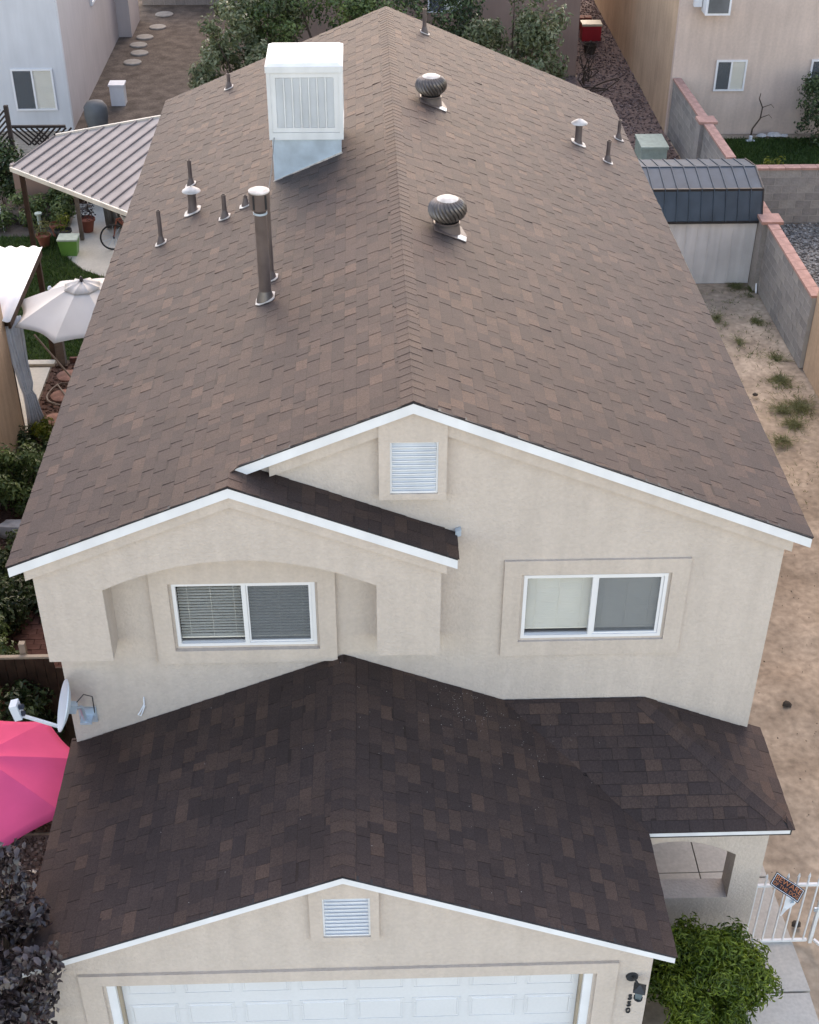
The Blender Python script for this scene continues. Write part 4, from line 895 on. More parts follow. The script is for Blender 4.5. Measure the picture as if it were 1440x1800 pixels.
# BEWARE sign, tilted and bent, facing up to the viewer
sc = Vector((4.74, 9.875, 1.195)); th = rad(-36)
face = Vector((.02, -.62, .78)).normalized(); rx = Vector((1, 0, 0)); rx = (rx - face * rx.dot(face)).normalized(); ry = face.cross(rx)
rx, ry = rx * math.cos(th) + ry * math.sin(th), ry * math.cos(th) - rx * math.sin(th)
t = thing('warning_sign', 'bent black sign with orange letters BEWARE OF THE DOG wired to the gate top', 'sign', tuple(sc))
def bend(x, y, z): return sc + rx * x + ry * y + face * (z + .018 * math.sin(x * 16) - .25 * y * y)
def strip(x0, x1, y0, y1, z, th_, n=14):
    mb = MB()
    for i in range(n):
        a, b = x0 + (x1 - x0) * i / n, x0 + (x1 - x0) * (i + 1) / n
        mb.hexa([bend(a, y0, z), bend(b, y0, z), bend(b, y1, z), bend(a, y1, z), bend(a, y0, z + th_), bend(b, y0, z + th_), bend(b, y1, z + th_), bend(a, y1, z + th_)])
    return mb
obj('sign_board', strip(-.19, .19, -.085, .085, 0, .003), MT['signblack'], t)
bd = MB()
for q in (strip(-.178, .178, .070, .075, .0035, .001), strip(-.178, .178, -.075, -.070, .0035, .001), strip(-.178, -.173, -.0695, .0695, .0035, .001, 1), strip(.173, .178, -.0695, .0695, .0035, .001, 1)): bd.add(q.v, q.f)
obj('sign_border', bd, MT['paper'], t)
for s_, size, yy, wd in (('BEWARE', .085, .030, 1.0), ('OF THE DOG', .064, -.036, 1.0)):
    me = text_mesh(s_, size, MT['signorange'], .001, 'lettering'); xs = [v.co.x for v in me.vertices]; k = .325 / (max(xs) - min(xs))
    for v in me.vertices: v.co = bend(v.co.x * k, v.co.y + yy, v.co.z + .006)
    place('lettering', me, t)
tg = thing('paper_tag', 'crumpled white paper tag hanging on the gate below the black sign', 'tag', (4.86, 9.97, .75))
V = [(4.80, 9.975, .98), (4.93, 9.975, .96), (4.95, 9.965, .84), (4.93, 9.97, .75), (4.84, 9.97, .68), (4.80, 9.975, .55), (4.785, 9.975, .56), (4.80, 9.97, .72), (4.80, 9.965, .85)]
obj('sheet', MB().prism([(v[0], v[2]) for v in V], 0, .004, lambda x, z, k: (x, 9.968 + k - .015 * math.sin((x - 4.8) * 30) * math.cos(z * 9), z)), MT['paper'], tg)
obj('print', MB().xz([(4.85, .82), (4.90, .83), (4.885, .90)], 9.940, 9.943), MT['paperblue'], tg)
# weeds, holes and stones in the sand
WM = {}
def weed(x, y, r, n, seed, label):
    t = thing('weed', label, 'weed', (x, y, 0), 'weeds in the sand yard')
    R = np.random.default_rng(seed); a = R.uniform(0, 6.283, n); q = np.abs(R.normal(0, .62, n)) * r * (1 + .35 * np.sin(3 * a + seed)); b = np.stack([x + q * np.cos(a) * R.uniform(.5, 1.3), y + q * np.sin(a), np.full(n, .0)], 1)
    h = R.uniform(.012, .065, n); l = R.normal(0, .10, (n, 2)); s = np.stack([-np.sin(a), np.cos(a), 0 * a], 1) * .008
    tip = b + np.stack([l[:, 0], l[:, 1], h], 1); V = np.stack([b - s, b + s, tip], 1).reshape(-1, 3)
    place('blades', fast_mesh('blades', V, np.arange(n * 3).reshape(-1, 3), G['weed'], np.clip(R.normal(.45, .25, n), 0, 1)), t)['kind'] = 'stuff'
for i, (x, y, r, n, w) in enumerate(((8.54, 26.04, .22, 260, 'thin weed tuft near the pier of the block wall'), (7.95, 25.14, .3, 160, 'sparse weeds in the sand just right of the eave'), (8.55, 24.38, .25, 300, 'weed tuft in front of the tan house corner'),
    (8.40, 23.48, .33, 900, 'thick green weed clump close to the tan house corner'), (8.14, 22.33, .25, 380, 'spreading weeds at the middle of the sand yard right side'), (8.50, 22.43, .34, 950, 'biggest green weed clump at the foot of the tan house wall'),
    (8.22, 21.8, .26, 520, 'green weed clump just nearer than the biggest clump'), (7.84, 21.2, .22, 420, 'nearest green weed clump on the open sand'), (8.49, 27.75, .18, 420, 'dark weed at the foot of the shed wall'), (8.80, 27.6, .12, 260, 'dark weed in the gap beside the shed corner'), (8.68, 27.3, .2, 60, 'dry twigs on the sand before the shed'),
    (7.7, 26.2, .32, 240, 'faint scattered weeds along the eave line by the shed'), (8.0, 24.4, .35, 130, 'dry scattered weeds in the middle of the sand'))):
    weed(x, y, r, n, i, w)
for i, (x, y, s, w) in enumerate(((6.05, 14.08, .07, 'dark lump in the churned sand beside the lower right roof'), (7.74, 22.89, .06, 'dark lump on the open sand near the eave'), (7.35, 18.4, .05, 'small dark lump at the right edge of the sand'), (5.15, 10.25, .06, 'dark lump on the soil behind the white gate'))):
    m_ = MB().lathe([(s * .5, 0), (s, s * .3), (s * .7, s * .7), (s * .1, s * .8)], (0, 0, 0), 7); m_.v = [(v[0] * U(.7, 1.3), v[1] * U(.8, 1.2), v[2]) for v in m_.v]
    tag(place('dirt_clod', m_.mesh('dirt_clod', MT['darkrock'], 50), None, (x, y, .0)), w, 'clod', 'dark clods on the sand')
pebbles([(5.0, 9.9), (6.9, 9.9), (8.7, 24), (8.8, 27.6), (4.7, 27.6), (4.7, 11)], 700, .012, .006, 'sand_pebbles', mat('sand_stones', (.2, .15, .1), .9, .2, tone=[(0, (.10, .075, .055)), (1, (.42, .34, .26))]))
m_ = 260; wx = RNG.uniform(6.9, 8.85, m_); wy = RNG.uniform(19, 27.6, m_); VV = []; TT = []
for x_, y_ in zip(wx, wy):
    for k_ in range(int(RNG.integers(3, 9))):
        a_ = U(0, 6.28); r_ = U(0, .07); l_ = U(.03, .09); b_ = (x_ + r_ * math.cos(a_), y_ + r_ * math.sin(a_)); a2 = U(0, 6.28)
        o_ = len(VV); VV += [(b_[0] - .006, b_[1], .0), (b_[0] + .006, b_[1], .0), (b_[0] + l_ * math.cos(a2), b_[1] + l_ * math.sin(a2), U(.015, .05))]; TT.append((o_, o_ + 1, o_ + 2))
tag(place('ground_weeds', fast_mesh('ground_weeds', VV, TT, G['weed'], RNG.uniform(0, .9, len(TT)))), kind='stuff')

# ------------------------------------------------------------------ left side yards
# striped metal awning, turned diagonally
A0, B0 = Vector((-7.95, 29.44, 2.35)), Vector((-5.04, 26.9, 2.35))
ta = (B0 - A0).normalized(); na = Vector((-ta.y, ta.x, 0)); up = Vector((na.x, na.y, .15)).normalized()
def aw(u, v, h=0): return A0 + ta * (u - .2 * v) + na * v + Vector((0, 0, .15 * v + h))
t = thing('patio_awning', 'beige ribbed metal patio awning with dark stripes over the left back yard', 'awning', tuple(A0))
n = 18; w = .302
def vtop(u): return min(1.48 + .98 * u, 4.3)
for i in range(n):
    u0, u1 = i * w, (i + 1) * w; v0, v1 = vtop(u0), vtop(u1)
    obj('roof_panel', MB().hexa([aw(u0 + .002, 0, -.02), aw(u1 - .002, 0, -.02), aw(u1 - .002, v1, -.02), aw(u0 + .002, v0, -.02), aw(u0 + .002, 0), aw(u1 - .002, 0), aw(u1 - .002, v1), aw(u0 + .002, v0)]), MT['awning'], t)
    obj('roof_rib', MB().hexa([aw(u0 - .022, .02, .002), aw(u0 + .022, .02, .002), aw(u0 + .022, v0 - .02, .002), aw(u0 - .022, v0 - .02, .002), aw(u0 - .014, .02, .04), aw(u0 + .014, .02, .04), aw(u0 + .014, v0 - .02, .04), aw(u0 - .014, v0 - .02, .04)]), MT['awnrib'], t)
obj('gutter', MB().bar(aw(-.05, -.03, -.05), aw(n * w, -.03, -.05), .05, .10), MT['awnedge'], t)
obj('back_trim', MB().bar(aw(0, vtop(0) + .03, .0), aw(2.85, vtop(2.85) + .03, .0), .05, .09), MT['awnedge'], t)
for u in (.15, 4.6): obj('post', MB().bar(Vector((*aw(u, .12).xy, 0)), aw(u, .12, -.1), .10, .10, (0, 1, 0)), MT['darkwood'], t)
for u in (0.3, 2.8): obj('post', MB().bar(Vector((*aw(u, vtop(u) - .15).xy, 0)), aw(u, vtop(u) - .15, -.1), .09, .09, (0, 1, 0)), MT['greywood'], t)
# covered things under the awning
def pleated(name, rows, mt, parent, n=60, amp=.03, fr=9):
    V = []; m = len(rows)
    for (xa, ya, xb, yb, z, am) in rows:
        for i in range(n + 1):
            s = i / n; x, y = xa + (xb - xa) * s, ya + (yb - ya) * s; o = am * math.sin(s * fr * 6.283) + am * .5 * math.sin(s * fr * 2.7 * 6.283 + z)
            d = Vector((xb - xa, yb - ya, 0)).normalized(); V.append((x - d.y * o, y + d.x * o, z))
    F = [(j*(n+1)+i, j*(n+1)+i+1, (j+1)*(n+1)+i+1, (j+1)*(n+1)+i) for j in range(m - 1) for i in range(n)]
    me = bpy.data.meshes.new(name); me.from_pydata(V, [], F); me.materials.append(mt); me.polygons.foreach_set('use_smooth', [True] * len(F)); o = place(name, me, parent)
    md = o.modifiers.new('cloth', 'SOLIDIFY'); md.thickness = .012; return o
t = thing('covered_grill', 'tall grey cloth covered grill with black strap under the awning', 'covered grill', (-6.5, 31.3, 0))
pleated('cover', [(-6.42 - a, 31.3, -5.62 + a, 31.3, z, .03) for a, z in ((-.02, .03), (.0, .5), (.04, .9), (.10, 1.35), (.16, 1.45))], MT['tarp'], t, fr=5)
obj('cover_body', MB().hexa([(-6.4, 31.35, .02), (-5.64, 31.35, .02), (-5.64, 31.9, .02), (-6.4, 31.9, .02), (-6.28, 31.38, 1.44), (-5.78, 31.38, 1.44), (-5.78, 31.85, 1.44), (-6.28, 31.85, 1.44)]), MT['tarp'], t)
obj('strap', MB().box(-6.34, -5.72, 31.20, 31.235, .98, 1.06), MT['black'], t)
t = thing('back_fence', 'dark wooden screen boards in the shade beneath the striped awning', 'fence', (-5.9, 32.8, 0))
for i in range(16): obj('board', MB().box(-7.6 + .24 * i, -7.6 + .24 * i + .225, 32.9, 32.93, 0, 1.75 + U(-.02, .02)), MT['darkwood'], t)
t = thing('hanging_basket', 'hanging basket with dry plant below the right end of the awning', 'basket', (-5.35, 29.2, 1.15))
obj('bowl', MB().lathe([(.03, 1.02), (.16, 1.08), (.23, 1.25), (.21, 1.25), (.14, 1.10)], (-5.42, 29.3, 0), 18, False), MT['rock'], t, smooth=50)
for a in range(3): obj('chain', MB().tube([(-5.42 + .22 * math.cos(a * 2.1), 29.3 + .22 * math.sin(a * 2.1), 1.25), (-5.42, 29.3, 2.4)], .008, 4), MT['tarp'], t)
P, N, Tn = clump_leaves(np.array([[-5.42, 29.3, 1.33]]), np.array([.2]), 160); place('foliage', leaf_mesh('leaves', P, N, .07, .35, G['weed'], Tn), t)['kind'] = 'stuff'
def wheel(parent, c, ax, r):
    ax = Vector(ax).normalized(); a = Vector((0, 0, 1)); b = ax.cross(a)
    ring_ = [c + (a * math.cos(k * .2618) + b * math.sin(k * .2618)) * r for k in range(25)]
    obj('tyre', MB().tube(ring_, .022, 7), MT['tyre'], parent, smooth=60)
    for k in range(10): obj('spoke', MB().tube([c, c + (a * math.cos(k * .628) + b * math.sin(k * .628)) * (r - .02)], .004, 4), MT['galv'], parent)
    obj('hub', MB().tube([c - ax * .05, c + ax * .05], .025, 8), MT['tyre'], parent)
t = thing('bicycle', 'black bicycle on the patio partly hidden by the roof edge', 'bicycle', (-5.8, 30.2, 0))
w1, w2 = Vector((-6.02, 30.1, .33)), Vector((-5.06, 30.35, .33)); axv = Vector((-.25, .96, 0))
wheel(t, w1, axv, .31); wheel(t, w2, axv, .31)
fr_ = MB(); bb = w1.lerp(w2, .48) + Vector((0, 0, -.02)); hdp = w1.lerp(w2, .12) + Vector((0, 0, .45)); st = w1.lerp(w2, .6) + Vector((0, 0, .45))
for a, b in ((w1, hdp), (hdp, st), (hdp, bb), (st, bb), (st, w2), (bb, w2)): fr_.tube([a, b], .016, 6)
obj('frame', fr_, MT['terracotta'], t); obj('saddle', MB().obox(st + Vector((0, 0, .08)), (.12, .03, 0), (-.02, .06, 0), (0, 0, .025)), MT['tyre'], t)
obj('handlebar', MB().tube([hdp + Vector((-.07, .25, .14)), hdp + Vector((0, 0, .16)), hdp + Vector((.07, -.25, .14))], .013, 6), MT['tyre'], t)
t = thing('planter_box', 'bright green plastic crate at the patio edge on the lawn side', 'crate', (-7.05, 29.9, 0))
obj('crate_body', MB().hexa([(-7.24, 29.75, .01), (-6.88, 29.75, .01), (-6.88, 30.05, .01), (-7.24, 30.05, .01), (-7.29, 29.71, .40), (-6.83, 29.71, .40), (-6.83, 30.09, .40), (-7.29, 30.09, .40)]), MT['greenplastic'], t)
obj('crate_lid', MB().box(-7.30, -6.82, 29.70, 30.10, .402, .44), MT['greentin'], t)
def pot(x, y, r, h, m, label, lm=None, n=140, sz=.08):
    t = thing('flower_pot', label, 'flower pot', (x, y, 0), 'flower pots by the patio')
    obj('pot', MB().lathe([(r * .65, .012), (r, h), (r * 1.08, h), (r * 1.08, h * .86), (r * .9, h * .86), (r * .85, h * .8), (.01, h * .8)], (x, y, 0), 16, False), m, t, smooth=40)
    if lm:
        P, N, Tn = clump_leaves(np.array([[x, y, h + .16], [x + .08, y, h + .28]]), np.array([.24, .16]), n); place('foliage', leaf_mesh('leaves', P, N, sz, .4, lm, Tn), t)['kind'] = 'stuff'
pot(-7.3, 30.5, .2, .36, MT['tyre'], 'black pot with yellow green plant behind the green crate', G['yellow'])
pot(-7.5, 30.9, .19, .34, MT['terracotta'], 'terracotta pot with dark plant behind the black pot', G['mid'])
pot(-6.85, 31.2, .2, .34, MT['terracotta'], 'terracotta pot with reddish plant in front of the covered grill', G['purple'])
pot(-7.75, 30.35, .17, .30, MT['terracotta'], 'terracotta pot standing on the lawn edge', G['weed'])
pot(-5.7, 31.0, .26, .42, MT['terracotta'], 'wide red pot beneath the hanging basket')
# lattice with climbers, low tan wall
t = thing('lattice_screen', 'dark wooden lattice screen with climbing vines at the left edge', 'lattice', (-9.4, 33.0, 0))
obj('post', MB().box(-8.87, -8.77, 32.95, 33.05, 0, 2.55), MT['lattice'], t)
m_ = MB()
for i in range(-12, 14):
    x0 = -10.4 + i * .13
    for s in (1, -1):
        a, b = (x0, .9), (x0 + s * 1.55, 2.45)
        def cl(p, q):
            (xa, za), (xb, zb) = p, q; k0, k1 = 0, 1
            for lo, hi in (((-10.4), (-8.88)),):
                for e_, sg in ((lo, 1), (hi, -1)):
                    da, db = sg * (xa - e_), sg * (xb - e_)
                    if da < 0 and db < 0: return None
                    if da < 0: k0 = max(k0, da / (da - db))
                    if db < 0: k1 = min(k1, da / (da - db))
            return None if k0 >= k1 else ((xa + (xb - xa) * k0, za + (zb - za) * k0), (xa + (xb - xa) * k1, za + (zb - za) * k1))
        r_ = cl(a, b)
        if r_: obj('slat', MB().bar((r_[0][0], 33.0 + .008 * s, r_[0][1]), (r_[1][0], 33.0 + .008 * s, r_[1][1]), .012, .045, (0, 1, 0)) if False else MB().bar((r_[0][0], 33.0 + .008 * s, r_[0][1]), (r_[1][0], 33.0 + .008 * s, r_[1][1]), .045, .012, (0, 1, 0)), MT['lattice'], t)
t2 = thing('lattice_fence', 'low lattice strip behind the striped awning beneath the blue grey house window', 'lattice', (-8.2, 34.2, 0))
for i in range(6):
    for s in (1, -1): obj('slat', MB().bar((-8.7 + .14 * i, 34.2 + .008 * s, 1.1), (-8.7 + .14 * i + s * .45, 34.2 + .008 * s, 1.55), .045, .012, (0, 1, 0)), MT['lattice'], t2)
obj('rail', MB().box(-9.2, -7.7, 34.16, 34.24, 1.56, 1.62), MT['lattice'], t2)
wl_ = thing('garden_wall', 'low tan garden wall among vines under the left end of the awning', 'wall', (-8.2, 32.6, 0))
obj('wall', MB().box(-8.75, -7.65, 32.3, 32.45, 0, 1.25), MT['brownpink'], wl_); obj('wall_cap', MB().box(-8.78, -7.62, 32.27, 32.48, 1.253, 1.31), MT['greypink'], wl_)
plant('climbing_vine', 'dark climbing vine covering the lattice at the left edge', 'vine', (-9.2, 32.7, 0), (-9.35, 32.75, .95), (.75, .35, .95), 26, .3, 2600, .11, .6, G['dark'], 11, trunk=.02)
plant('garden_shrub', 'green leafy shrub in the bed at the foot of the lattice', 'shrub', (-8.6, 31.6, 0), (-8.6, 31.6, .35), (.7, .45, .35), 16, .25, 1500, .10, .5, G['mid'], 12, trunk=.02)
plant('garden_shrub', 'green shrub in the bed in front of the low tan wall', 'shrub', (-7.75, 31.7, 0), (-7.75, 31.75, .40), (.45, .4, .4), 14, .22, 1300, .10, .5, G['mid'], 13, trunk=.02)
plant('climbing_vine', 'green vine climbing up the post under the awning corner', 'vine', (-7.45, 32.0, 0), (-7.5, 32.0, .95), (.28, .25, .8), 14, .2, 900, .09, .5, G['mid'], 14, trunk=.02)
tag(obj('garden_stake', MB().bar((-8.9, 31.2, 0), (-9.0, 31.5, .9), .02, .02), MT['paper']), 'thin white stake in the flower bed at the left edge', 'stake')
tag(obj('bird_feeder', MB().lathe([(.05, .3), (.05, .52), (.09, .54), (.09, .58), (.02, .60)], (-7.95, 31.0, 0), 10).bar((-7.95, 31.0, 0), (-7.95, 31.0, .3), .02, .02), MT['greentin'], smooth=40), 'pale green feeder on a stick in front of the shrubs by the lawn', 'feeder')
# white corrugated patio roof with curtain
t = thing('patio_roof', 'white corrugated patio roof with dark timber edge at the left edge', 'patio roof', (-6.5, 23.3, 2.4))
V = []; nx_ = 84; xs = [-9.6 + (3.2) * i / nx_ for i in range(nx_ + 1)]
for y, z in ((21.76, 2.43), (24.85, 2.47)):
    for i, x in enumerate(xs): V.append((x, y, z + .022 * math.sin(i * 6.283 / 6)))
F = [(i, i+1, nx_+2+i, nx_+1+i) for i in range(nx_)]
me = bpy.data.meshes.new('sheet'); me.from_pydata(V, [], F); me.materials.append(MT['whiteroof']); me.polygons.foreach_set('use_smooth', [True] * len(F)); o = place('corrugated_sheet', me, t)
md = o.modifiers.new('thick', 'SOLIDIFY'); md.thickness = .008; md.offset = 1
for b in (((-6.44, 21.8, 2.33), (-6.44, 24.82, 2.37)), ((-9.5, 21.92, 2.33), (-6.47, 21.92, 2.33)), ((-9.5, 24.78, 2.36), (-6.47, 24.78, 2.36))): obj('beam', MB().bar(*b, .05, .13), MT['darkwood'], t)
for p in ((-6.50, 24.7), (-6.62, 21.98)): obj('post', MB().box(p[0] - .05, p[0] + .05, p[1] - .05, p[1] + .05, .03, 2.26), MT['darkwood'], t)
c = thing('curtain', 'grey curtain tied back at the near corner of the white patio roof', 'curtain', (-6.45, 22.0, 1.2))
pleated('cloth', [(-6.62, 21.9, -6.38, 22.35, 2.26, .03), (-6.60, 21.9, -6.37, 22.3, 1.9, .03), (-6.54, 21.92, -6.36, 22.2, 1.4, .028), (-6.49, 21.94, -6.32, 22.14, .95, .025), (-6.47, 21.95, -6.34, 22.10, .82, .018), (-6.46, 21.94, -6.30, 22.12, .7, .024), (-6.46, 21.92, -6.26, 22.14, .35, .03), (-6.48, 21.9, -6.20, 22.18, .035, .035)], MT['curtain'], c, n=70, fr=6)
obj('tie_band', MB().obox((-6.41, 22.01, .82), (.045, .055, 0), (-.02, .018, 0), (0, 0, .025)), MT['curtain'], c)
# umbrellas
def umbrella(label, c, R, zr, za, mt, n=8, ph=0, sag=.06, vent=.3, pole=True):
    c = Vector(c); t = thing('patio_umbrella', label, 'umbrella', (c.x, c.y, 0), None)
    V = []; sub = 8; rings = 9
    for r in range(rings + 1):
        s = r / rings; q = vent * .55 + (1 - vent * .55) * s if True else s
        for k in range(n * sub):
            f = (k % sub) / sub; a0 = ph + 2 * math.pi * (k // sub) / n; a1 = a0 + 2 * math.pi / n
            p0, p1 = Vector((math.cos(a0), math.sin(a0), 0)), Vector((math.cos(a1), math.sin(a1), 0)); e = p0.lerp(p1, f)
            sc_ = 1 - (.10 if R > 1.2 else .035) * math.sin(math.pi * f) * s * s
            z = za + (zr - za) * (q ** 1.15) - sag * math.sin(math.pi * f) * math.sin(math.pi * min(1, q)) * .5
            V.append(c + e * (R * q * sc_) + Vector((0, 0, z)))
    m = n * sub; F = [(r*m+k, r*m+(k+1) % m, (r+1)*m+(k+1) % m, (r+1)*m+k) for r in range(rings) for k in range(m)]
    def cloth(name, V, F):
        me = bpy.data.meshes.new(name); me.from_pydata(V, [], F); me.materials.append(mt); me.polygons.foreach_set('use_smooth', [True] * len(F)); me.set_sharp_from_angle(angle=rad(14)); o = place(name, me, t)
        o.modifiers.new('cloth', 'SOLIDIFY').thickness = .006; return o
    cloth('canopy', V, F)
    V2 = []; 
    for s in (.12, .6, 1.0):
        for k in range(m):
            f = (k % sub) / sub; a0 = ph + 2 * math.pi * (k // sub) / n; a1 = a0 + 2 * math.pi / n
            e = Vector((math.cos(a0), math.sin(a0), 0)).lerp(Vector((math.cos(a1), math.sin(a1), 0)), f); q = vent * s
            V2.append(c + e * R * q * (1 - .08 * math.sin(math.pi * f) * s) + Vector((0, 0, za + .03 + (zr - za) * q ** 1.1 * .9 - (.02 * math.sin(math.pi * f)))))
    cloth('vent_canopy', V2, [(r*m+k, r*m+(k+1) % m, (r+1)*m+(k+1) % m, (r+1)*m+k) for r in range(2) for k in range(m)])
    obj('finial', MB().lathe([(.03, za + .02), (.035, za + .06), (.012, za + .11)], c, 10), MT['metalpole'], t, smooth=40)
    for k in range(n):
        a = ph + 2 * math.pi * k / n; e = Vector((math.cos(a), math.sin(a), 0)); obj('rib', MB().bar(c + Vector((0, 0, za - .03)), c + e * R * .985 + Vector((0, 0, zr - .012)), .016, .012), MT['metalpole'], t)
    if pole:
        obj('pole', MB().tube([c + Vector((0, 0, .06)), c + Vector((0, 0, za + .02))], .022, 10), MT['metalpole'], t)
        obj('base', MB().lathe([(.17, .01), (.17, .05), (.05, .08)], c, 20), MT['metalpole'], t, smooth=40)
    return t
umbrella('cream market umbrella open over the lawn beside the white patio roof', (-5.22, 22.62, 0), 1.36, 2.22, 2.78, MT['umbwhite'], ph=.39 - .75 + .1, vent=.26)
umbrella('pink garden umbrella open at the lower left beside the garage roof', (-4.52, 11.02, 0), 1.12, 2.0, 2.42, MT['umbpink'], ph=.30, vent=.14)
t = thing('wooden_post', 'weathered grey wooden post at the lawn edge under the cream umbrella', 'post', (-6.28, 24.45, 0))
obj('shaft', MB().box(-6.37, -6.21, 24.40, 24.56, .05, 1.15), MT['greywood'], t); obj('foot', MB().box(-6.41, -6.17, 24.36, 24.60, .005, .049), MT['darkwood'], t)
tag(obj('path_light', MB().bar((-7.02, 27.3, 0), (-7.02, 27.3, .32), .03, .03).lathe([(.03, .32), (.055, .36), (.03, .42)], (-7.02, 27.3, 0), 10), MT['paper'], smooth=40), 'small white globe path light on the lawn by the corner of the patio roof', 'path light')
eg = thing('scalloped_edging', 'scalloped brick edging along the near side of the lawn', 'edging', (-5.2, 24.6, 0))
for i in range(22): place('edging_brick', unit_box('edging_brick', .115, .07, .12, MT['brickpath']), eg, (-6.1 + .12 * i, 24.6 + .012 * math.sin(i * 1.3), .055), (0, 0, U(-.06, .06)))
tag(obj('lawn_border', MB().box(-7.4, -6.45, 24.42, 24.6, 0, .07), MT['concrete2']), 'pale concrete strip between the beige slab and the lawn', 'border')
for i, (x, y, w) in enumerate(((-6.10, 24.0, 'round red stepping stone farthest, next to the brick edging'), (-6.08, 23.2, 'round red stepping stone in the middle ringed by the hose'), (-6.06, 22.3, 'round red stepping stone nearest, beside the grey curtain'))):
    tag(place('stepping_stone', MB().lathe([(.002, .045), (.20, .045), (.225, .035), (.23, .0)], (0, 0, 0), 26, False).mesh('stepping_stone', MT['stone'], 40), None, (x, y, .006)), w, 'stepping stone', 'round red stepping stones')
hp = []
for i in range(60): a = i * .25; hp.append(Vector((-6.05 + (.30 + .015 * math.sin(i)) * math.cos(a), 23.2 + (.42 + .02 * math.cos(i * 1.7)) * math.sin(a), .06 + .004 * i / 10)))
hp += [Vector((-5.85 + .02 * k, 22.9 - .22 * k + .05 * math.sin(k), .06)) for k in range(9)]
tag(obj('garden_hose', MB().tube(hp, .016, 6), MT['hose'], smooth=60), 'tan garden hose coiled around the middle red stepping stone', 'hose')
tag(obj('wooden_pole', MB().tube([(-6.62, 23.95, 1.0), (-5.55, 23.1, .06)], .02, 7), MT['hose']), 'long thin pole slanting across the stepping stones', 'pole')
# grill and box by the far left house
t = thing('covered_barrel', 'round grey covered barrel between the blue grey house and the awning', 'barrel', (-7.75, 38.6, 0))
obj('barrel', MB().lathe([(.28, 0), (.34, .3), (.34, .6), (.24, .74), (.02, .78)], (-7.75, 38.6, 0), 20), MT['tarp'], t, smooth=50)
t = thing('utility_box', 'small white utility box standing on dirt by the corner of the blue grey house', 'box', (-7.3, 40.6, 0))
obj('housing', MB().box(-7.62, -7.2, 40.4, 40.8, 0, .6), MT['white'], t); obj('cover', MB().box(-7.65, -7.17, 40.37, 40.83, .602, .65), MT['white'], t)
for i, (x, y, s) in enumerate(((-7.55, 44.6, .3), (-7.45, 45.6, .3), (-7.6, 46.5, .3), (-7.5, 47.4, .3), (-7.2, 48.6, .3), (-7.15, 50.2, .33))):
    tag(place('stepping_stone', MB().lathe([(.002, .05), (s * .92, .05), (s, .03), (s, .0)], (0, 0, 0), 20, False).mesh('stepping_stone', MT['palestone'], 40), None, (x, y, .008)), ('pale round stepping stone by the far blue grey house, number %d from the near end' % (i + 1)).replace('number 1 from', 'first from').replace('number 2', 'second').replace('number 3', 'third').replace('number 4', 'fourth').replace('number 5', 'fifth').replace('number 6 from the near end', 'last in the row'), 'stepping stone', 'pale stepping stones at the far left')
block_wall('dark grey block wall at the far end of the top left yard', (-8.1, 51.6, 0), (-3.5, 51.6, 0), 7, cap=False)
# ------------------------------------------------------------------ gate fence and paver path beside the house
t = thing('wooden_fence', 'dark brown wooden board fence closing the left side passage', 'fence', (-4.3, 13.4, 0))
for i in range(12):
    x = -4.98 + .128 * i; obj('board', MB().box(x, x + .120, 13.40 + U(-.004, .004), 13.425, .02, 1.80 - (.18 if x > -4.22 else 0)), MT['darkwood'], t)
for z in (.35, 1.45): obj('rail', MB().box(-4.98, -3.47, 13.43, 13.47, z, z + .08), MT['darkwood'], t)
obj('top_rail', MB().box(-5.1, -4.20, 13.385, 13.44, 1.803, 1.835), MT['strip'], t)
obj('post', MB().box(-4.66, -4.58, 13.475, 13.55, 0, 1.98), MT['strip'], t)
pp = thing('paver_path', None, None, (-4.8, 15.6, 0)); pp['kind'] = 'structure'
for r in range(24):
    for c in range(5):
        x = -5.42 + .235 * c + (.11 if r % 2 else 0); y = 13.7 + .12 * r
        place('paver', unit_box('paver', .225, .11, .06, MT['brickpath']), pp, (x, y, .03 + U(-.004, .004)), (U(-.02, .02), U(-.02, .02), U(-.03, .03)))
t = thing('garden_rock', 'pale grey rock among the bushes at the left edge', 'rock', (-6.25, 18.75, 0))
m_ = MB().lathe([(.22, 0), (.30, .12), (.22, .24), (.03, .28)], (0, 0, 0), 9); m_.v = [(v[0] * U(.8, 1.2) - 6.1, v[1] * .6 * U(.8, 1.2) + 18.6, v[2] * U(.9, 1.1)) for v in m_.v]; obj('rock', m_, MT['rock'], t, smooth=35)
# maroon bench below the umbrella
t = thing('garden_bench', 'maroon cushioned bench with dark legs half hidden under the pink umbrella', 'bench', (-4.0, 9.3, 0))
obj('cushion', MB().box(-4.65, -3.62, 8.75, 9.25, .45, .56), MT['maroon'], t); obj('back_cushion', MB().box(-4.65, -3.62, 8.62, 8.74, .50, .95), MT['maroon'], t)
for x in (-4.6, -3.7):
    for y in (8.8, 9.2): obj('leg', MB().box(x - .025, x + .025, y - .025, y + .025, .005, .448), MT['metalpole'], t)
tag(obj('dark_post', MB().bar((-4.22, 9.75, 0), (-4.12, 9.68, 1.0), .06, .06), MT['metalpole']), 'black slanting post under the near edge of the pink umbrella', 'post')

# ------------------------------------------------------------------ plants
noroof = lambda P: ~((P[:, 0] > -3.62) & (P[:, 2] > 2.0) & (P[:, 1] > 8.0) & (P[:, 2] < 2.75)) & ~((P[:, 0] > -3.45) & (P[:, 1] > 8.24))
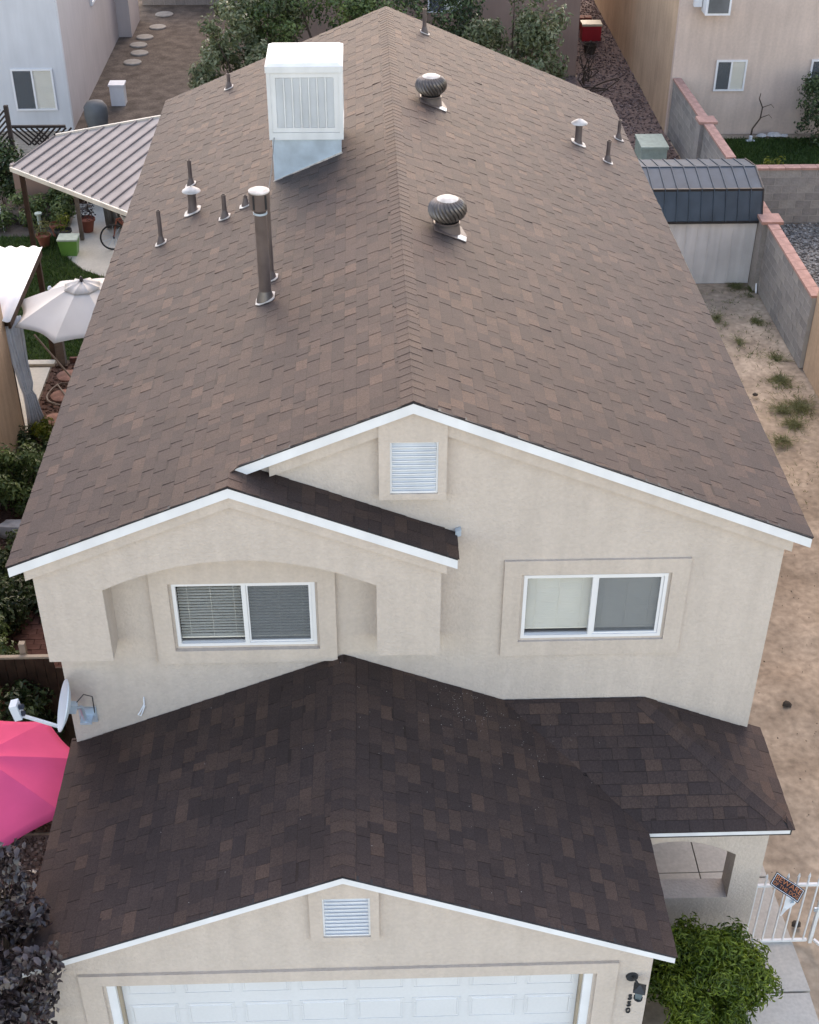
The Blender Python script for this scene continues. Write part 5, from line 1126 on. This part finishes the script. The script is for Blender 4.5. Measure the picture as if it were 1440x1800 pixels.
# backyard trees behind the ridge
plant('tree', 'light olive tree at the left behind the roof with loose pointed crown', 'tree', (-3.4, 36.6, 0), (-3.35, 36.6, 2.05), (1.45, 1.1, 1.65), 60, .36, 8200, .15, .42, G['olive'], 21, trunk=.09, stems=14)
plant('tree', 'dense dark green tree behind the white cooler box', 'tree', (-1.0, 38.2, 0), (-1.1, 38.2, 2.7), (2.2, 1.3, 2.2), 80, .45, 11000, .125, .45, G['mid'], 22, trunk=.12, stems=16)
plant('tree', 'dark tree right behind the far end of the ridge', 'tree', (1.6, 39.5, 0), (1.5, 39.5, 2.5), (2.1, 1.2, 2.0), 64, .44, 8000, .125, .45, G['dark'], 23, trunk=.12, stems=14)
plant('tree', 'olive tree to the right of the ridge before the brown pink house', 'tree', (4.2, 37.6, 0), (4.2, 37.6, 2.2), (1.5, 1.2, 2.0), 64, .38, 9000, .15, .42, G['olive'], 24, trunk=.10, stems=14)
plant('tree', 'tall slim tree with olive leaves left of the cooler top', 'tree', (-2.6, 38.6, 0), (-2.7, 38.6, 3.0), (1.2, .9, 1.9), 40, .38, 5200, .15, .42, G['olive'], 25, trunk=.09, stems=10)
plant('round_bush', 'round dark green bush at the right edge on the lawn', 'bush', (13.15, 36.8, 0), (13.05, 36.7, 1.1), (1.0, .6, .95), 44, .3, 6000, .09, .5, G['dark'], 26, trunk=.06, stems=10)
plant('grass_tuft', 'bright yellow green plant on top of the lawn edge above the cross wall', 'plant', (10.15, 31.8, 0), (10.15, 31.75, 1.35), (.25, .12, .2), 6, .15, 160, .09, .35, G['yellow'], 27, trunk=.02)
plant('grass_tuft', 'yellow green plant peeping over the cross wall at the right edge', 'plant', (11.6, 31.8, 0), (11.6, 31.75, 1.35), (.3, .12, .22), 7, .15, 200, .09, .35, G['yellow'], 28, trunk=.02)
# big bush at the porch
plant('porch_bush', 'round bright green bush with narrow leaves between garage and front path', 'bush', (3.70, 8.95, 0), (3.66, 8.92, .80), (.62, .54, .70), 150, .16, 21000, .078, .20, G['bright'], 31, extra=[(3.52, 9.12, 1.26), (3.60, 9.02, 1.36), (3.42, 8.97, 1.28), (3.66, 9.07, 1.32), (3.75, 8.92, 1.4), (4.15, 8.8, 1.1), (3.3, 8.6, 1.15)], trunk=.045, stems=40, keep=lambda P: ~((P[:, 0] < 2.83) & (P[:, 1] > 8.2)) & (P[:, 1] < 9.88) & ~((P[:, 0] < 3.05) & (P[:, 2] > 2.1)))
plant('porch_plant', 'small weedy plant on the porch floor seen through the arch', 'plant', (3.35, 10.75, .1), (3.35, 10.75, .2), (.10, .08, .10), 6, .07, 90, .06, .4, G['yellow'], 32, trunk=.02)
# left hedge line
plant('hedge_bush', 'big dark green bush in front of the wooden fence at the left edge', 'bush', (-5.05, 13.0, 0), (-5.10, 13.0, 1.05), (.80, .62, .95), 52, .25, 7000, .095, .5, G['dark'], 41, trunk=.06, stems=14)
plant('hedge_bush', 'lighter green bush top just behind the big dark bush at the left edge', 'bush', (-5.65, 14.6, 0), (-5.65, 14.6, .75), (.5, .5, .7), 26, .24, 2600, .095, .5, G['mid'], 42, trunk=.05, stems=10)
plant('ivy_bed', 'low dark ivy along the left passage beneath the roof corner', 'ivy', (-5.6, 17.2, 0), (-5.6, 17.3, .25), (.75, 1.5, .3), 44, .26, 4600, .09, .55, G['dark'], 43, trunk=.02, stems=10)
plant('hedge_bush', 'leafy grey green bush with pale blooms by the pale rock', 'bush', (-6.2, 19.5, 0), (-6.15, 19.5, .55), (.55, .65, .5), 36, .22, 4200, .09, .5, G['mid'], 44, trunk=.04, stems=10)
plant('ivy_bed', 'dark ground ivy between the tan house wall and the upper roof', 'ivy', (-5.9, 20.6, 0), (-5.85, 20.5, .2), (.55, .8, .25), 26, .22, 2600, .09, .55, G['dark'], 45, trunk=.02, stems=8)
plant('yellow_shrub', 'small yellow green shrub at the eave beside the grey curtain', 'shrub', (-6.0, 21.35, 0), (-6.0, 21.35, .36), (.2, .2, .26), 12, .14, 620, .085, .4, G['yellow'], 46, trunk=.02)
plant('ivy_bed', 'dark plants at the foot of the grey curtain', 'ivy', (-6.3, 21.55, 0), (-6.3, 21.5, .15), (.22, .3, .15), 10, .15, 520, .08, .5, G['dark'], 47, trunk=.02, stems=4)
plant('hedge_bush', 'dark bush below the roof corner at the left edge', 'bush', (-5.95, 15.9, 0), (-5.95, 15.9, .55), (.5, .6, .55), 26, .25, 2600, .09, .5, G['dark'], 48, trunk=.04, stems=8)
# purple leaved tree at the lower left: the biggest leaves are single pieces
bx_, by_ = -3.98, 8.6
t = thing('purple_tree', 'dark purple leaved tree at the lower left corner in front of the garage', 'tree', (bx_, by_, 0))
C, Rr = clumps((bx_ + .1, by_ - .1, 2.2), (.5, .66, 1.15), 66, .2, seed=51)
ex = np.array([[-3.11, 7.95, 2.88], [-3.10, 7.95, 2.70], [-3.19, 7.95, 2.55], [-3.32, 7.95, 2.38], [-3.20, 7.95, 2.30], [-3.36, 7.95, 2.82], [-3.51, 7.95, 2.57], [-3.36, 7.95, 1.91], [-3.54, 7.95, 2.02], [-3.25, 7.95, 2.82], [-3.24, 7.95, 2.1], [-3.30, 7.95, 1.7], [-3.3, 7.95, 1.4],
               [-3.46, 8.6, 2.57], [-3.50, 8.6, 3.01], [-3.42, 8.6, 2.6], [-3.54, 8.6, 3.27], [-3.45, 8.6, 3.55], [-3.43, 8.6, 3.2], [-3.40, 8.6, 2.80], [-3.55, 8.6, 3.55], [-3.64, 8.6, 2.58], [-3.65, 8.6, 2.93], [-3.61, 8.6, 2.4], [-3.36, 8.6, 2.66], [-3.7, 8.6, 3.3], [-3.62, 8.6, 3.45]])
C = np.concatenate([C, ex]); Rr = np.concatenate([Rr, np.full(len(ex), .145)])
mb = MB().tube([(bx_, by_, 0), (bx_ + .03, by_, .6), (bx_ + .1, by_, 1.1)], .06, 8, .045)
for i in range(0, len(C), 2): mb.tube([(bx_ + .1, by_, 1.05), Vector((bx_ + .1, by_, 1.2)).lerp(Vector(C[i]), .5) + Vector((0, 0, .1)), Vector(C[i])], .018, 5, .005)
obj('trunk', mb, MT['bark'], t, smooth=60)
P, N, Tn = clump_leaves(C, Rr, 7000); ok = ~((P[:, 0] > -3.56) & (P[:, 1] > 8.09) & (P[:, 2] < 3.74 - .41 * np.abs(P[:, 0] + .31))); P, N, Tn = P[ok], N[ok], Tn[ok]
dcam = np.linalg.norm(P - np.array(CAM_POS), axis=1); inview = P[:, 0] > -4.15
order = np.argsort(np.where(inview, dcam, dcam + 50)); near, rest = order[:300], order[300:]
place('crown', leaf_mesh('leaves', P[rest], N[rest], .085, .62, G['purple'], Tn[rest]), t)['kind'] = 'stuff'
LV = []
for k in range(4):
    c_ = U(.008, .016); me = fast_mesh('leaf', [(-.045, 0, 0), (-.015, .026, c_), (.02, .022, c_), (.048, 0, -.008), (.02, -.022, c_), (-.015, -.026, c_), (0, 0, .002)], [(0, 6, 1), (1, 6, 2), (2, 6, 3), (3, 6, 4), (4, 6, 5), (5, 6, 0)], G['purple'], [.2 + .2 * k] * 6); LV.append(me)
for i in near:
    q = (Vector(N[i]).normalized() + Vector((U(-.7, .7), U(-.7, .7), U(-.4, .4)))).to_track_quat('Z', 'X')
    o = place('leaf', LV[int(min(3, Tn[i] * 4))], t, tuple(P[i])); o.rotation_euler = (q @ Vector((0, 0, 1)).to_track_quat('Z', 'Y')).to_euler(); o.rotation_euler.z += U(0, 6); o.scale = (U(.8, 1.2),) * 3
# a sky is given by the world; nothing else is needed above
